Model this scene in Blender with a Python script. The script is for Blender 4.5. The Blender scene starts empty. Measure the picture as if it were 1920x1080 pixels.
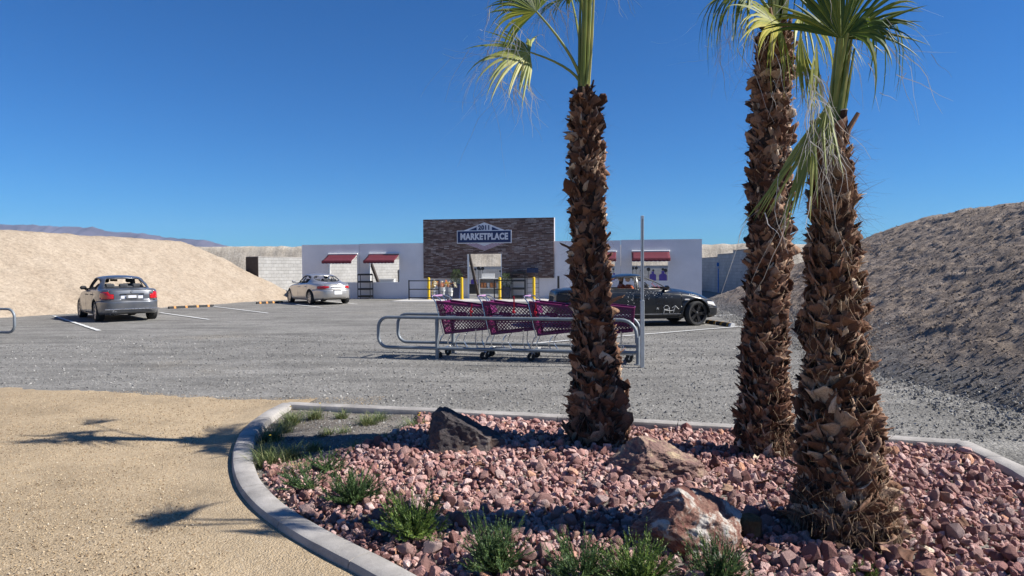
import bpy, math, random
import numpy as np
from mathutils import Vector, Matrix
random.seed(11); np.random.seed(11)
rad = math.radians
S = bpy.context.scene
COL = S.collection

# ------------------------------------------------------------------ camera
PITCH = math.atan(35/1280.0); ROLL = 0.0055; CH = 1.6
_f = Vector((0, math.cos(PITCH), -math.sin(PITCH)))
_u0 = Vector((0, math.sin(PITCH), math.cos(PITCH))); _r0 = Vector((1, 0, 0))
_u = _u0*math.cos(ROLL) + _r0*math.sin(ROLL)
_r = _r0*math.cos(ROLL) - _u0*math.sin(ROLL)
cam = bpy.data.cameras.new('camera'); camo = bpy.data.objects.new('camera', cam); COL.objects.link(camo)
cam.sensor_width = 36; cam.lens = 24.0; cam.clip_start = 0.05; cam.clip_end = 30000
M = Matrix.Identity(4)
for i in range(3):
    M[i][0] = _r[i]; M[i][1] = _u[i]; M[i][2] = -_f[i]
M[2][3] = CH
camo.matrix_world = M
S.camera = camo

# ------------------------------------------------------------------ light
SUN_EL = 40.0
LH = Vector((-1.0, 0.11, 0)).normalized()              # the way the light travels over the ground
sd = Vector((LH.x*math.cos(rad(SUN_EL)), LH.y*math.cos(rad(SUN_EL)), -math.sin(rad(SUN_EL))))
sun = bpy.data.lights.new('sun', 'SUN'); suno = bpy.data.objects.new('sun', sun); COL.objects.link(suno)
sun.energy = 5.0; sun.angle = rad(0.53); sun.color = (1.0, 0.955, 0.88)
suno.rotation_euler = sd.to_track_quat('-Z', 'Y').to_euler(); suno.location = (20, -2, 30)
W = bpy.data.worlds.new('World'); S.world = W; W.use_nodes = True
wn = W.node_tree; wn.nodes.clear()
sky = wn.nodes.new('ShaderNodeTexSky'); sky.sky_type = 'NISHITA'; sky.sun_disc = False
sky.sun_elevation = rad(SUN_EL)
sky.sun_rotation = math.atan2(-LH.x, -LH.y)             # clockwise from +Y
sky.altitude = 900; sky.air_density = 1.0; sky.dust_density = 0.25; sky.ozone_density = 3.0
hsv = wn.nodes.new('ShaderNodeHueSaturation'); hsv.inputs['Saturation'].default_value = 1.12
tint = wn.nodes.new('ShaderNodeMix'); tint.data_type = 'RGBA'; tint.blend_type = 'MULTIPLY'; tint.inputs[0].default_value = 1.0; tint.inputs[7].default_value = (.245, .675, 1.08, 1)
bg = wn.nodes.new('ShaderNodeBackground'); bg.inputs['Strength'].default_value = 0.058
wo = wn.nodes.new('ShaderNodeOutputWorld')
wn.links.new(sky.outputs[0], hsv.inputs['Color']); wn.links.new(hsv.outputs[0], tint.inputs[6]); wn.links.new(tint.outputs[2], bg.inputs[0]); wn.links.new(bg.outputs[0], wo.inputs[0])
S.view_settings.view_transform = 'Standard'; S.view_settings.look = 'None'
S.view_settings.exposure = 0.85; S.view_settings.gamma = 1.0; S.view_settings.use_curve_mapping = False
S.render.engine = 'CYCLES'
S.cycles.max_bounces = 8; S.cycles.transparent_max_bounces = 12

# ------------------------------------------------------------------ site survey helpers
def ray(px, py):
    return _f + _r*((px-960)/1280.0) + _u*((540-py)/1280.0)
def gp(px, py, z=0.0):
    d = ray(px, py); t = (z-CH)/d.z
    return Vector((d.x*t, d.y*t, z))
def at(px, py, Y):
    d = ray(px, py); t = Y/d.y
    return Vector((d.x*t, Y, CH+d.z*t))

# ------------------------------------------------------------------ object helpers
def tag(o, label=None, cat=None, group=None, kind=None):
    if label: o['label'] = label
    if cat: o['category'] = cat
    if group: o['group'] = group
    if kind: o['kind'] = kind
    return o
def empty(name, loc=(0, 0, 0), rz=0, label=None, cat=None, group=None):
    o = bpy.data.objects.new(name, None); COL.objects.link(o)
    o.location = loc; o.rotation_euler = (0, 0, rz); o.empty_display_size = .1
    return tag(o, label, cat, group)
def mesh_np(name, V, F, mats=None, smooth=False, mi=None):
    """V (n,3); F: list/array of polygons (arrays of one size, or list of tuples)"""
    me = bpy.data.meshes.new(name)
    V = np.asarray(V, dtype=np.float32)
    if isinstance(F, np.ndarray):
        k = F.shape[1]; nf = F.shape[0]
        me.vertices.add(len(V)); me.vertices.foreach_set('co', V.ravel())
        me.loops.add(nf*k); me.loops.foreach_set('vertex_index', F.astype(np.int32).ravel())
        me.polygons.add(nf); me.polygons.foreach_set('loop_start', np.arange(0, nf*k, k, dtype=np.int32))
        me.polygons.foreach_set('loop_total', np.full(nf, k, dtype=np.int32))
        me.update(calc_edges=True)
    else:
        me.from_pydata([tuple(map(float, v)) for v in V], [], [tuple(int(i) for i in f) for f in F])
    if mats is not None:
        for m in (mats if isinstance(mats, (list, tuple)) else [mats]): me.materials.append(m)
    if mi is not None: me.polygons.foreach_set('material_index', np.asarray(mi, dtype=np.int32))
    me.polygons.foreach_set('use_smooth', np.full(len(me.polygons), bool(smooth)))
    me.update()
    return me
def link(name, me, parent=None, loc=None, rot=None, scale=None):
    o = bpy.data.objects.new(name, me); COL.objects.link(o)
    if parent is not None: o.parent = parent
    if loc is not None: o.location = loc
    if rot is not None: o.rotation_euler = rot
    if scale is not None: o.scale = scale
    return o
class MB:
    """collects shapes and links them as ONE mesh object"""
    def __init__(s): s.V = []; s.F = []; s.mi = []; s.cur = 0
    def add(s, V, F):
        b = len(s.V); s.V += [tuple(v) for v in V]; s.F += [tuple(i+b for i in f) for f in F]; s.mi += [s.cur]*len(F)
    def box(s, c, size, rz=0, R=None, bev=0):
        hx, hy, hz = size[0]/2, size[1]/2, size[2]/2
        if bev > 0:
            b = min(bev, hx*.9, hy*.9, hz*.9)
            V = []; idx = {}
            for sx in (-1, 1):
                for sy in (-1, 1):
                    for sz in (-1, 1):
                        for a in range(3):
                            p = [sx*(hx-b), sy*(hy-b), sz*(hz-b)]
                            p[a] = (sx*hx, sy*hy, sz*hz)[a]
                            idx[(sx, sy, sz, a)] = len(V); V.append(p)
            F = []
            for a in range(3):
                o1, o2 = [(1, 2), (2, 0), (0, 1)][a]
                for sg in (-1, 1):
                    q = []
                    for (p1, p2) in ((-1, -1), (1, -1), (1, 1), (-1, 1)):
                        k = [0, 0, 0]; k[a] = sg; k[o1] = p1; k[o2] = p2
                        q.append(idx[(k[0], k[1], k[2], a)])
                    F.append(q if sg > 0 else q[::-1])
            for a in range(3):      # edges parallel to axis a
                o1, o2 = [(1, 2), (2, 0), (0, 1)][a]
                for p1 in (-1, 1):
                    for p2 in (-1, 1):
                        def K(sa, ax):
                            k = [0, 0, 0]; k[a] = sa; k[o1] = p1; k[o2] = p2
                            return idx[(k[0], k[1], k[2], ax)]
                        q = [K(-1, o1), K(1, o1), K(1, o2), K(-1, o2)]
                        F.append(q if p1*p2 < 0 else q[::-1])
            for sx in (-1, 1):
                for sy in (-1, 1):
                    for sz in (-1, 1):
                        q = [idx[(sx, sy, sz, a)] for a in range(3)]
                        F.append(q if sx*sy*sz > 0 else q[::-1])
        else:
            V = [(x*hx, y*hy, z*hz) for x in (-1, 1) for y in (-1, 1) for z in (-1, 1)]
            F = [(0, 1, 3, 2), (4, 6, 7, 5), (0, 4, 5, 1), (2, 3, 7, 6), (0, 2, 6, 4), (1, 5, 7, 3)]
        if R is None: R = Matrix.Rotation(rz, 3, 'Z')
        c = Vector(c)
        s.add([R @ Vector(v)+c for v in V], F); return s
    def tube(s, pts, r, n=8, cap=True, closed=False):
        pts = [Vector(p) for p in pts]
        rs = r if isinstance(r, (list, tuple)) else [r]*len(pts)
        V = []; F = []; prev = None
        m = len(pts)
        for i, p in enumerate(pts):
            a = pts[i-1] if (i > 0 or closed) else p
            b = pts[(i+1) % m] if (i < m-1 or closed) else p
            t = (b-a).normalized()
            if prev is None:
                ref = Vector((0, 0, 1)) if abs(t.z) < .9 else Vector((1, 0, 0))
                x = t.cross(ref).normalized()
            else:
                x = (prev - t*prev.dot(t)).normalized()
            prev = x; y = t.cross(x)
            for k in range(n):
                an = 2*math.pi*k/n
                V.append(p + (x*math.cos(an)+y*math.sin(an))*rs[i])
        for i in range(m if closed else m-1):
            for k in range(n):
                a0 = i*n+k; a1 = i*n+(k+1) % n; j = ((i+1) % m)*n
                F.append((a0, a1, j+(k+1) % n, j+k))
        if cap and not closed:
            F.append(tuple(range(n))[::-1]); F.append(tuple((m-1)*n+k for k in range(n)))
        s.add(V, F); return s
    def lathe(s, prof, n=24, axis='z', c=(0, 0, 0), cap=True):
        V = []; F = []; c = Vector(c)
        for (r, h) in prof:
            for k in range(n):
                a = 2*math.pi*k/n; x, y = r*math.cos(a), r*math.sin(a)
                v = Vector((x, y, h)) if axis == 'z' else (Vector((x, -h, y)) if axis == 'y' else Vector((h, x, y)))
                V.append(v+c)
        m = len(prof)
        for i in range(m-1):
            for k in range(n):
                F.append((i*n+k, i*n+(k+1) % n, (i+1)*n+(k+1) % n, (i+1)*n+k))
        if cap:
            F.append(tuple(range(n))[::-1]); F.append(tuple((m-1)*n+k for k in range(n)))
        s.add(V, F); return s
    def prism(s, poly, y0, y1, plane='xz'):
        n = len(poly)
        def P(a, b, d): return (a, d, b) if plane == 'xz' else ((a, b, d) if plane == 'xy' else (d, a, b))
        V = [P(a, b, y0) for a, b in poly]+[P(a, b, y1) for a, b in poly]
        F = [tuple(range(n)), tuple(range(2*n-1, n-1, -1))]
        for i in range(n):
            j = (i+1) % n; F.append((i, n+i, n+j, j))
        s.add(V, F); return s
    def build(s, name, mats, parent=None, smooth=False, loc=None, **k):
        me = bpy.data.meshes.new(name); me.from_pydata([tuple(v) for v in s.V], [], s.F)
        for m in (mats if isinstance(mats, (list, tuple)) else [mats]): me.materials.append(m)
        if any(s.mi): me.polygons.foreach_set('material_index', s.mi)
        import bmesh
        bm = bmesh.new(); bm.from_mesh(me); bmesh.ops.recalc_face_normals(bm, faces=bm.faces); bm.to_mesh(me); bm.free()
        if smooth:
            me.polygons.foreach_set('use_smooth', [True]*len(me.polygons))
            try: me.set_sharp_from_angle(angle=rad(38))
            except Exception: pass
        o = link(name, me, parent, loc)
        return tag(o, **k) if k else o

# ------------------------------------------------------------------ numpy noise
_perm = np.random.RandomState(5).permutation(65536)
def _h(ix, iy): return _perm[(ix*7919 + iy*104729) & 65535]/65535.0
def vnoise(x, y):
    ix = np.floor(x).astype(np.int64); iy = np.floor(y).astype(np.int64)
    fx = x-ix; fy = y-iy; fx = fx*fx*(3-2*fx); fy = fy*fy*(3-2*fy)
    return ((_h(ix, iy)*(1-fx)+_h(ix+1, iy)*fx)*(1-fy)+(_h(ix, iy+1)*(1-fx)+_h(ix+1, iy+1)*fx)*fy)*2-1
def fbm(x, y, o=4, g=.5):
    r = 0; a = 1; s = 0
    for i in range(o):
        r = r+a*vnoise(x*2**i+17.3*i, y*2**i-9.1*i); s += a; a *= g
    return r/s
def sstep(a, b, x):
    t = np.clip((x-a)/(b-a), 0, 1); return t*t*(3-2*t)
def grid_faces(nu, nv):
    i, j = np.meshgrid(np.arange(nu-1), np.arange(nv-1), indexing='ij')
    a = i*nv+j
    return np.stack([a, a+nv, a+nv+1, a+1], -1).reshape(-1, 4)

# ------------------------------------------------------------------ materials
class NT:
    def __init__(s, name):
        s.m = bpy.data.materials.new(name); s.m.use_nodes = True; s.t = s.m.node_tree; s.t.nodes.clear()
        s.out = s.n('OutputMaterial'); s.b = s.n('BsdfPrincipled'); s.l(s.b.outputs[0], s.out.inputs[0])
        s.tc = s.n('TexCoord')
    def n(s, k, **kw):
        nd = s.t.nodes.new('ShaderNode'+k)
        for a, v in kw.items(): setattr(nd, a, v)
        return nd
    def l(s, a, b): s.t.links.new(a, b)
    def sv(s, nd, **kw):
        for a, v in kw.items():
            nd.inputs[a.replace('_', ' ')].default_value = v
        return nd
    def noise(s, scale, detail=5, rough=.6, src=None, dist=0, vec=None):
        nd = s.n('TexNoise'); s.sv(nd, Scale=scale, Detail=detail, Roughness=rough, Distortion=dist)
        s.l(vec if vec is not None else s.tc.outputs[src or 'Object'], nd.inputs['Vector']); return nd
    def vor(s, scale, feature='F1', src=None, vec=None, rnd=1.0):
        nd = s.n('TexVoronoi', feature=feature); s.sv(nd, Scale=scale, Randomness=rnd)
        s.l(vec if vec is not None else s.tc.outputs[src or 'Object'], nd.inputs['Vector']); return nd
    def ramp(s, src, stops, interp='LINEAR'):
        nd = s.n('ValToRGB'); cr = nd.color_ramp; cr.interpolation = interp
        while len(cr.elements) < len(stops): cr.elements.new(.5)
        for e, (p, c) in zip(cr.elements, stops):
            e.position = p; e.color = (c, c, c, 1) if isinstance(c, (int, float)) else (*c, 1)
        s.l(src, nd.inputs[0]); return nd
    def mix(s, fac, a, b, mode='MIX'):
        nd = s.n('Mix', data_type='RGBA', blend_type=mode)
        for v, i in ((fac, 0), (a, 6), (b, 7)):
            if isinstance(v, (int, float)): nd.inputs[i].default_value = v
            elif isinstance(v, (tuple, list)): nd.inputs[i].default_value = (*v, 1)
            else: s.l(v, nd.inputs[i])
        return nd.outputs[2]
    def math(s, op, a, b=0.0):
        nd = s.n('Math', operation=op)
        for v, i in ((a, 0), (b, 1)):
            if isinstance(v, (int, float)): nd.inputs[i].default_value = v
            else: s.l(v, nd.inputs[i])
        return nd.outputs[0]
    def mapping(s, scale=(1, 1, 1), rot=(0, 0, 0), src='Object'):
        nd = s.n('Mapping'); s.sv(nd, Scale=scale, Rotation=rot); s.l(s.tc.outputs[src], nd.inputs[0]); return nd.outputs[0]
    def bump(s, h, dist=.01, strength=1.0, prev=None):
        nd = s.n('Bump'); s.sv(nd, Strength=strength, Distance=dist); s.l(h, nd.inputs['Height'])
        if prev is not None: s.l(prev, nd.inputs['Normal'])
        s.l(nd.outputs[0], s.b.inputs['Normal']); return nd.outputs[0]
    def col(s, c, k=1.0):
        if k != 1.0:
            c = tuple(v*k for v in c) if isinstance(c, (tuple, list)) else s.mix(1.0, c, (k, k, k), 'MULTIPLY')
        if isinstance(c, (tuple, list)): s.b.inputs['Base Color'].default_value = (*c, 1)
        else: s.l(c, s.b.inputs['Base Color'])
    def fin(s, rough=.8, metal=0.0, spec=.4, coat=0.0, coatr=.1):
        if isinstance(rough, (int, float)): s.b.inputs['Roughness'].default_value = rough
        else: s.l(rough, s.b.inputs['Roughness'])
        s.b.inputs['Metallic'].default_value = metal
        s.b.inputs['Specular IOR Level'].default_value = spec
        if coat: s.b.inputs['Coat Weight'].default_value = coat; s.b.inputs['Coat Roughness'].default_value = coatr
        return s.m
def simple(name, c, rough=.6, metal=0, spec=.4, var=.18, scale=6, bump=0, coat=0, bscale=60):
    t = NT(name); n = t.noise(scale, 4)
    lo = tuple(x*(1-var) for x in c); hi = tuple(min(1, x*(1+var)) for x in c)
    t.col(t.ramp(n.outputs[0], [(.3, lo), (.7, hi)]).outputs[0])
    if bump: t.bump(t.noise(bscale, 4).outputs[0], bump)
    r = t.ramp(t.noise(scale*2.3, 3).outputs[0], [(.3, max(0, rough-.1)), (.7, min(1, rough+.1))]).outputs[0]
    return t.fin(r, metal, spec, coat)

def gravel_mat(name, cols, base, s1, s2, bump=.012, tint=None, tracks=False, kk=.70):
    t = NT(name)
    v = t.vor(s1); v2 = t.vor(s2)
    c1 = t.ramp(v.outputs['Color'], [(.1, cols[0]), (.45, cols[1]), (.75, cols[2]), (.97, cols[3])]).outputs[0]
    c2 = t.ramp(v2.outputs['Color'], [(.1, cols[0]), (.5, cols[1]), (.9, cols[2])]).outputs[0]
    big = t.noise(.35, 5, .6)
    c = t.mix(.45, c1, c2)
    f = t.ramp(t.noise(1.6, 6, .7).outputs[0], [(.30, .62), (.5, .98), (.7, 1.12)]).outputs[0]
    c = t.mix(1.0, c, f, 'MULTIPLY')
    f2 = t.ramp(big.outputs[0], [(.32, .74), (.62, 1.08)]).outputs[0]
    c = t.mix(1.0, c, f2, 'MULTIPLY')
    c = t.mix(.3, c, base)
    if tint is not None:
        mk = t.ramp(t.noise(.22, 4, .6).outputs[0], [(.58, 0.0), (.72, .55)]).outputs[0]
        c = t.mix(mk, c, tint)
    if tracks:
        tr = t.noise(1.0, 5, .6, vec=t.mapping((.35, 1.5, 1), (0, 0, rad(12))))
        c = t.mix(1.0, c, t.ramp(tr.outputs[0], [(.36, .74), (.56, 1.05)]).outputs[0], 'MULTIPLY')
    t.col(c, kk)
    h = t.math('ADD', t.math('MULTIPLY', v.outputs['Distance'], -1.0), t.math('MULTIPLY', v2.outputs['Distance'], -.4))
    b = t.bump(h, bump*1.0, .9)
    t.bump(t.noise(9, 6, .7).outputs[0], bump*3.5, .7, prev=b)
    return t.fin(.92, spec=.2)

MAT = {}
MAT['lot'] = gravel_mat('lot_gravel', [(.12, .115, .105), (.29, .278, .255), (.45, .435, .405), (.78, .76, .71)], (.35, .335, .31), 38, 95, tint=(.36, .315, .25), tracks=True)
MAT['tan'] = gravel_mat('tan_gravel', [(.28, .20, .12), (.50, .385, .245), (.63, .50, .34), (.82, .72, .56)], (.51, .39, .25), 85, 190, .006, tint=(.42, .29, .165), kk=.78)
MAT['yard'] = gravel_mat('yard_gravel', [(.25, .235, .21), (.36, .34, .31), (.46, .44, .40), (.6, .58, .54)], (.42, .40, .36), 30, 80)
MAT['desert'] = gravel_mat('desert_floor', [(.30, .24, .17), (.38, .31, .23), (.46, .38, .29), (.55, .47, .37)], (.42, .34, .26), 12, 40, .02)

def dirt_mat(name, a, b, c, streak=None, bump=.03, foot=False):
    t = NT(name)
    n = t.noise(1.2, 8, .65); n2 = t.noise(7, 7, .7); n3 = t.vor(14)
    col = t.ramp(n.outputs[0], [(.3, a), (.52, b), (.72, c)]).outputs[0]
    col = t.mix(1.0, col, t.ramp(n2.outputs[0], [(.3, .72), (.6, 1.1)]).outputs[0], 'MULTIPLY')
    sp = t.ramp(t.vor(22).outputs['Color'], [(.0, .72), (.5, 1.0), (.93, 1.0), (.97, 1.35)]).outputs[0]
    col = t.mix(.8, col, sp, 'MULTIPLY')
    if foot:
        ob = t.n('SeparateXYZ'); t.l(t.tc.outputs['Object'], ob.inputs[0])
        zz = t.math('ADD', ob.outputs[2], t.math('MULTIPLY', t.math('SUBTRACT', t.noise(1.3, 5, .7).outputs[0], .5), 1.1))
        fm = t.ramp(zz, [(.10, .9), (.55, 0.0)]).outputs[0]
        gv = t.ramp(t.vor(30).outputs['Color'], [(.1, (.13, .125, .12)), (.5, (.26, .25, .235)), (.9, (.42, .40, .38))]).outputs[0]
        col = t.mix(fm, col, gv)
    t.col(col, .76)
    bb = t.bump(n2.outputs[0], bump*2, .9)
    bb = t.bump(t.noise(30, 6, .7).outputs[0], bump*.7, .8, prev=bb)
    if streak:
        m = t.mapping(streak)
        t.bump(t.noise(1, 6, .7, vec=m).outputs[0], .07, .7, prev=bb)
    return t.fin(.95, spec=.15)
MAT['berm_l'] = dirt_mat('sandy_berm_soil', (.39, .31, .23), (.465, .38, .29), (.52, .43, .335), bump=.018)
MAT['berm_r'] = dirt_mat('stony_berm_soil', (.32, .255, .205), (.43, .345, .28), (.52, .43, .36), bump=.06, foot=True)
MAT['berm_b'] = dirt_mat('eroded_bank_soil', (.40, .35, .29), (.52, .46, .38), (.62, .56, .48), streak=(3.2, .4, .25), bump=.012)
MAT['bed'] = dirt_mat('planter_soil', (.14, .12, .10), (.22, .195, .17), (.30, .27, .24), bump=.01)

def concrete(name, c, s=3.0, stain=.3, k=.78):
    t = NT(name)
    n = t.noise(s, 8, .65)
    col = t.ramp(n.outputs[0], [(.3, tuple(x*(1-stain) for x in c)), (.62, c), (.8, tuple(min(1, x*1.12) for x in c))]).outputs[0]
    sp = t.ramp(t.noise(140, 3, .5).outputs[0], [(.3, .82), (.55, 1.03)]).outputs[0]
    t.col(t.mix(.8, col, sp, 'MULTIPLY'), k)
    b = t.bump(t.noise(160, 4, .6).outputs[0], .003, .8)
    t.bump(t.noise(8, 5, .6).outputs[0], .01, .6, prev=b)
    return t.fin(.88, spec=.25)
MAT['kerb'] = concrete('kerb_concrete', (.49, .46, .43), 4.0, .42)
MAT['apron'] = concrete('apron_concrete', (.62, .60, .57), 1.5, .15)
MAT['stucco'] = concrete('painted_stucco', (.84, .81, .81), .7, .12, 1.0)
MAT['cap'] = simple('white_edge_paint', (.82, .82, .80), .6, var=.06)

def block_mat(name, c, mort, w=.4, h=.2, axis='x', ms=.012):
    t = NT(name)
    sx = t.n('SeparateXYZ'); t.l(t.tc.outputs['Object'], sx.inputs[0])
    cx = t.n('CombineXYZ'); t.l(sx.outputs[0 if axis == 'x' else 1], cx.inputs[0]); t.l(sx.outputs[2], cx.inputs[1])
    br = t.n('TexBrick'); t.l(cx.outputs[0], br.inputs['Vector'])
    t.sv(br, Scale=1.0); br.inputs['Brick Width'].default_value = w; br.inputs['Row Height'].default_value = h
    br.inputs['Mortar Size'].default_value = ms; br.inputs['Mortar Smooth'].default_value = .3; br.inputs['Bias'].default_value = 0
    br.inputs['Color1'].default_value = (*c[0], 1); br.inputs['Color2'].default_value = (*c[1], 1); br.inputs['Mortar'].default_value = (*mort, 1)
    n = t.ramp(t.noise(.8, 6, .7).outputs[0], [(.3, .82), (.7, 1.12)]).outputs[0]
    t.col(t.mix(1.0, br.outputs[0], n, 'MULTIPLY'), .85)
    b = t.bump(t.math('MULTIPLY', br.outputs['Fac'], -1.0), .015, .8)
    t.bump(t.noise(40, 4).outputs[0], .004, .6, prev=b)
    return t.fin(.9, spec=.2)
MAT['block'] = block_mat('grey_block_x', ((.50, .49, .47), (.58, .57, .545)), (.42, .41, .39))
MAT['blocky'] = block_mat('grey_block_y', ((.50, .49, .47), (.58, .57, .545)), (.42, .41, .39), axis='y')
def brick_mat():
    t = NT('ledger_brick')
    sx = t.n('SeparateXYZ'); t.l(t.tc.outputs['Object'], sx.inputs[0])
    cx = t.n('CombineXYZ'); t.l(sx.outputs[0], cx.inputs[0]); t.l(sx.outputs[2], cx.inputs[1])
    br = t.n('TexBrick'); t.l(cx.outputs[0], br.inputs['Vector']); br.offset_frequency = 2; br.squash = .7; br.squash_frequency = 3
    for k, v in (('Scale', 1), ('Brick Width', .30), ('Row Height', .062), ('Mortar Size', .008), ('Mortar Smooth', .1), ('Bias', 0)): br.inputs[k].default_value = v
    br.inputs['Color1'].default_value = (0, 0, 0, 1); br.inputs['Color2'].default_value = (1, 1, 1, 1); br.inputs['Mortar'].default_value = (.5, .5, .5, 1)
    c = t.ramp(br.outputs[0], [(.0, (.11, .07, .062)), (.3, (.20, .125, .105)), (.55, (.26, .175, .15)), (.8, (.31, .245, .225)), (1, (.42, .35, .32))]).outputs[0]
    c = t.mix(br.outputs['Fac'], c, (.075, .06, .055))
    c = t.mix(1.0, c, t.ramp(t.noise(.9, 5).outputs[0], [(.3, .8), (.7, 1.2)]).outputs[0], 'MULTIPLY')
    t.col(c)
    t.bump(t.math('ADD', t.math('MULTIPLY', br.outputs['Fac'], -1.0), t.math('MULTIPLY', br.outputs[0], .6)), .025, .9)
    return t.fin(.85, spec=.25)
MAT['brick'] = brick_mat()

MAT['galv'] = simple('galvanised_steel', (.46, .49, .52), .42, .75, var=.12, scale=9)
MAT['galvd'] = simple('weathered_steel_rail', (.20, .225, .25), .5, .3, var=.15, scale=7, bump=.001)
MAT['chrome'] = simple('chromed_wire', (.62, .62, .62), .25, .9, var=.08)
MAT['blackm'] = simple('black_painted_steel', (.02, .02, .022), .45)
MAT['black'] = simple('black_plastic', (.022, .022, .024), .6)
MAT['rubber'] = simple('tyre_rubber', (.028, .028, .028), .85, bump=.002)
MAT['yellow'] = simple('bollard_yellow_paint', (.62, .41, .015), .45, var=.1)
MAT['orange'] = simple('reflective_orange', (.50, .20, .03), .5)
MAT['stopyel'] = simple('reflective_amber', (.40, .22, .04), .5)
MAT['white'] = simple('white_plastic', (.66, .66, .64), .5, var=.05)
MAT['line'] = concrete('line_paint', (.80, .80, .78), 9, .12)
MAT['maroon'] = simple('maroon_canvas', (.105, .014, .026), .85, var=.15, bump=.004, bscale=25)
MAT['maroon_trim'] = simple('pale_trim_canvas', (.62, .55, .56), .8)
MAT['navy'] = simple('navy_sign_print', (.018, .035, .105), .6, var=.1)
MAT['navypot'] = simple('navy_glazed_pot', (.02, .028, .075), .3)
MAT['signw'] = simple('pale_sign_print', (.62, .63, .68), .6, var=.05)
MAT['signr'] = simple('maroon_sign_print', (.28, .06, .12), .6, var=.05)
MAT['cart'] = simple('purple_cart_plastic', (.115, .009, .062), .38, var=.15, scale=3)
MAT['cartpink'] = simple('pink_handle_grip', (.36, .20, .34), .5)
MAT['red'] = simple('red_strap', (.60, .012, .03), .6)
MAT['purple'] = simple('purple_target_board', (.05, .035, .22), .6)
MAT['blue'] = simple('blue_post_paint', (.03, .18, .55), .5)
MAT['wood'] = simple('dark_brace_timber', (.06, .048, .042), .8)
MAT['orangebox'] = simple('orange_carton', (.75, .30, .12), .7)
MAT['seat_dark'] = simple('charcoal_seat_cloth', (.05, .052, .058), .85)
MAT['seat_tan'] = simple('rust_leather', (.36, .085, .03), .6)
MAT['seat_pale'] = simple('pale_leather', (.62, .55, .47), .6)
MAT['inter'] = simple('car_interior_trim', (.035, .034, .034), .8)
MAT['platew'] = simple('white_plate', (.80, .80, .80), .4, var=.03)
MAT['plateg'] = simple('grey_plate', (.16, .16, .165), .5)
MAT['fabric_r'] = simple('red_petals', (.62, .05, .04), .8)
MAT['fabric_y'] = simple('yellow_petals', (.85, .62, .16), .8)
MAT['fabric_p'] = simple('peach_petals', (.75, .40, .25), .8)
MAT['fabric_w'] = simple('cream_petals', (.85, .80, .66), .8)

exec_sections = []
# ================================================================== SETTING
def sheet(name, x0, x1, y0, y1, z, m, step=None, amp=0):
    if step:
        nx = int((x1-x0)/step)+1; ny = int((y1-y0)/step)+1
        X, Y = np.meshgrid(np.linspace(x0, x1, nx), np.linspace(y0, y1, ny), indexing='ij')
        Z = z+amp*fbm(X*.6, Y*.6, 4)
        V = np.stack([X.ravel(), Y.ravel(), Z.ravel()], -1); F = grid_faces(nx, ny)
    else:
        V = np.array([(x0, y0, z), (x1, y0, z), (x1, y1, z), (x0, y1, z)]); F = np.array([[0, 1, 2, 3]])
    return tag(link(name, mesh_np(name, V, F, m, True)), kind='structure')
sheet('desert_ground', -7500, 7500, -7500, 7500, -.06, MAT['desert'])
sheet('gravel_lot', -22, 18, -8, 40.5, 0, MAT['lot'], .25, .006)
sheet('range_yard', -22, 20, 40.5, 58, 0.004, MAT['yard'])

# ---- kerb
KH = .085
kpx = [(539, 755), (508, 771), (482, 790), (463, 812), (455, 838), (455, 865), (463, 893), (480, 918), (505, 943), (540, 968), (583, 994), (636, 1021), (684, 1044), (727, 1065)]
KP = [gp(x, y, KH).xy for x, y in kpx] + [Vector(p) for p in ((-.28, 3.03), (.15, 2.72), (.7, 2.42), (1.4, 2.2), (2.1, 2.2), (2.8, 2.55), (3.3, 3.2), (3.55, 4.1))]
KP += [gp(1918, 880, KH).xy, gp(1803, 826, KH).xy]
BK = [gp(1803, 826, KH).xy, gp(1640, 817, KH).xy, gp(1390, 798, KH).xy, gp(1060, 779, KH).xy, gp(800, 766, KH).xy, gp(539, 755, KH).xy]
def resample(P, step):
    P = [Vector(p) for p in P]; out = [P[0]]; acc = 0
    dense = []
    for a, b in zip(P[:-1], P[1:]):
        n = max(1, int((b-a).length/.01))
        dense += [a+(b-a)*(i/n) for i in range(n)]
    dense.append(P[-1])
    for a, b in zip(dense[:-1], dense[1:]):
        acc += (b-a).length
        if acc >= step: out.append(b); acc = 0
    if (out[-1]-P[-1]).length > step*.3: out.append(P[-1])
    else: out[-1] = P[-1]
    return out
def smooth_path(P, it=12):
    P = [Vector(p) for p in P]
    for _ in range(it):
        P = [P[0]]+[(P[i-1]+P[i]*2+P[i+1])/4 for i in range(1, len(P)-1)]+[P[-1]]
    return P
path1 = smooth_path(resample(KP[:-1], .06), 10) + resample([KP[-2], KP[-1]], .06)[1:]
path2 = resample(BK, .12)
kerb = empty('planter_kerb', (0, 0, 0), 0, 'pale grey concrete kerb curving round the red rock bed', 'kerb')
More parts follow.
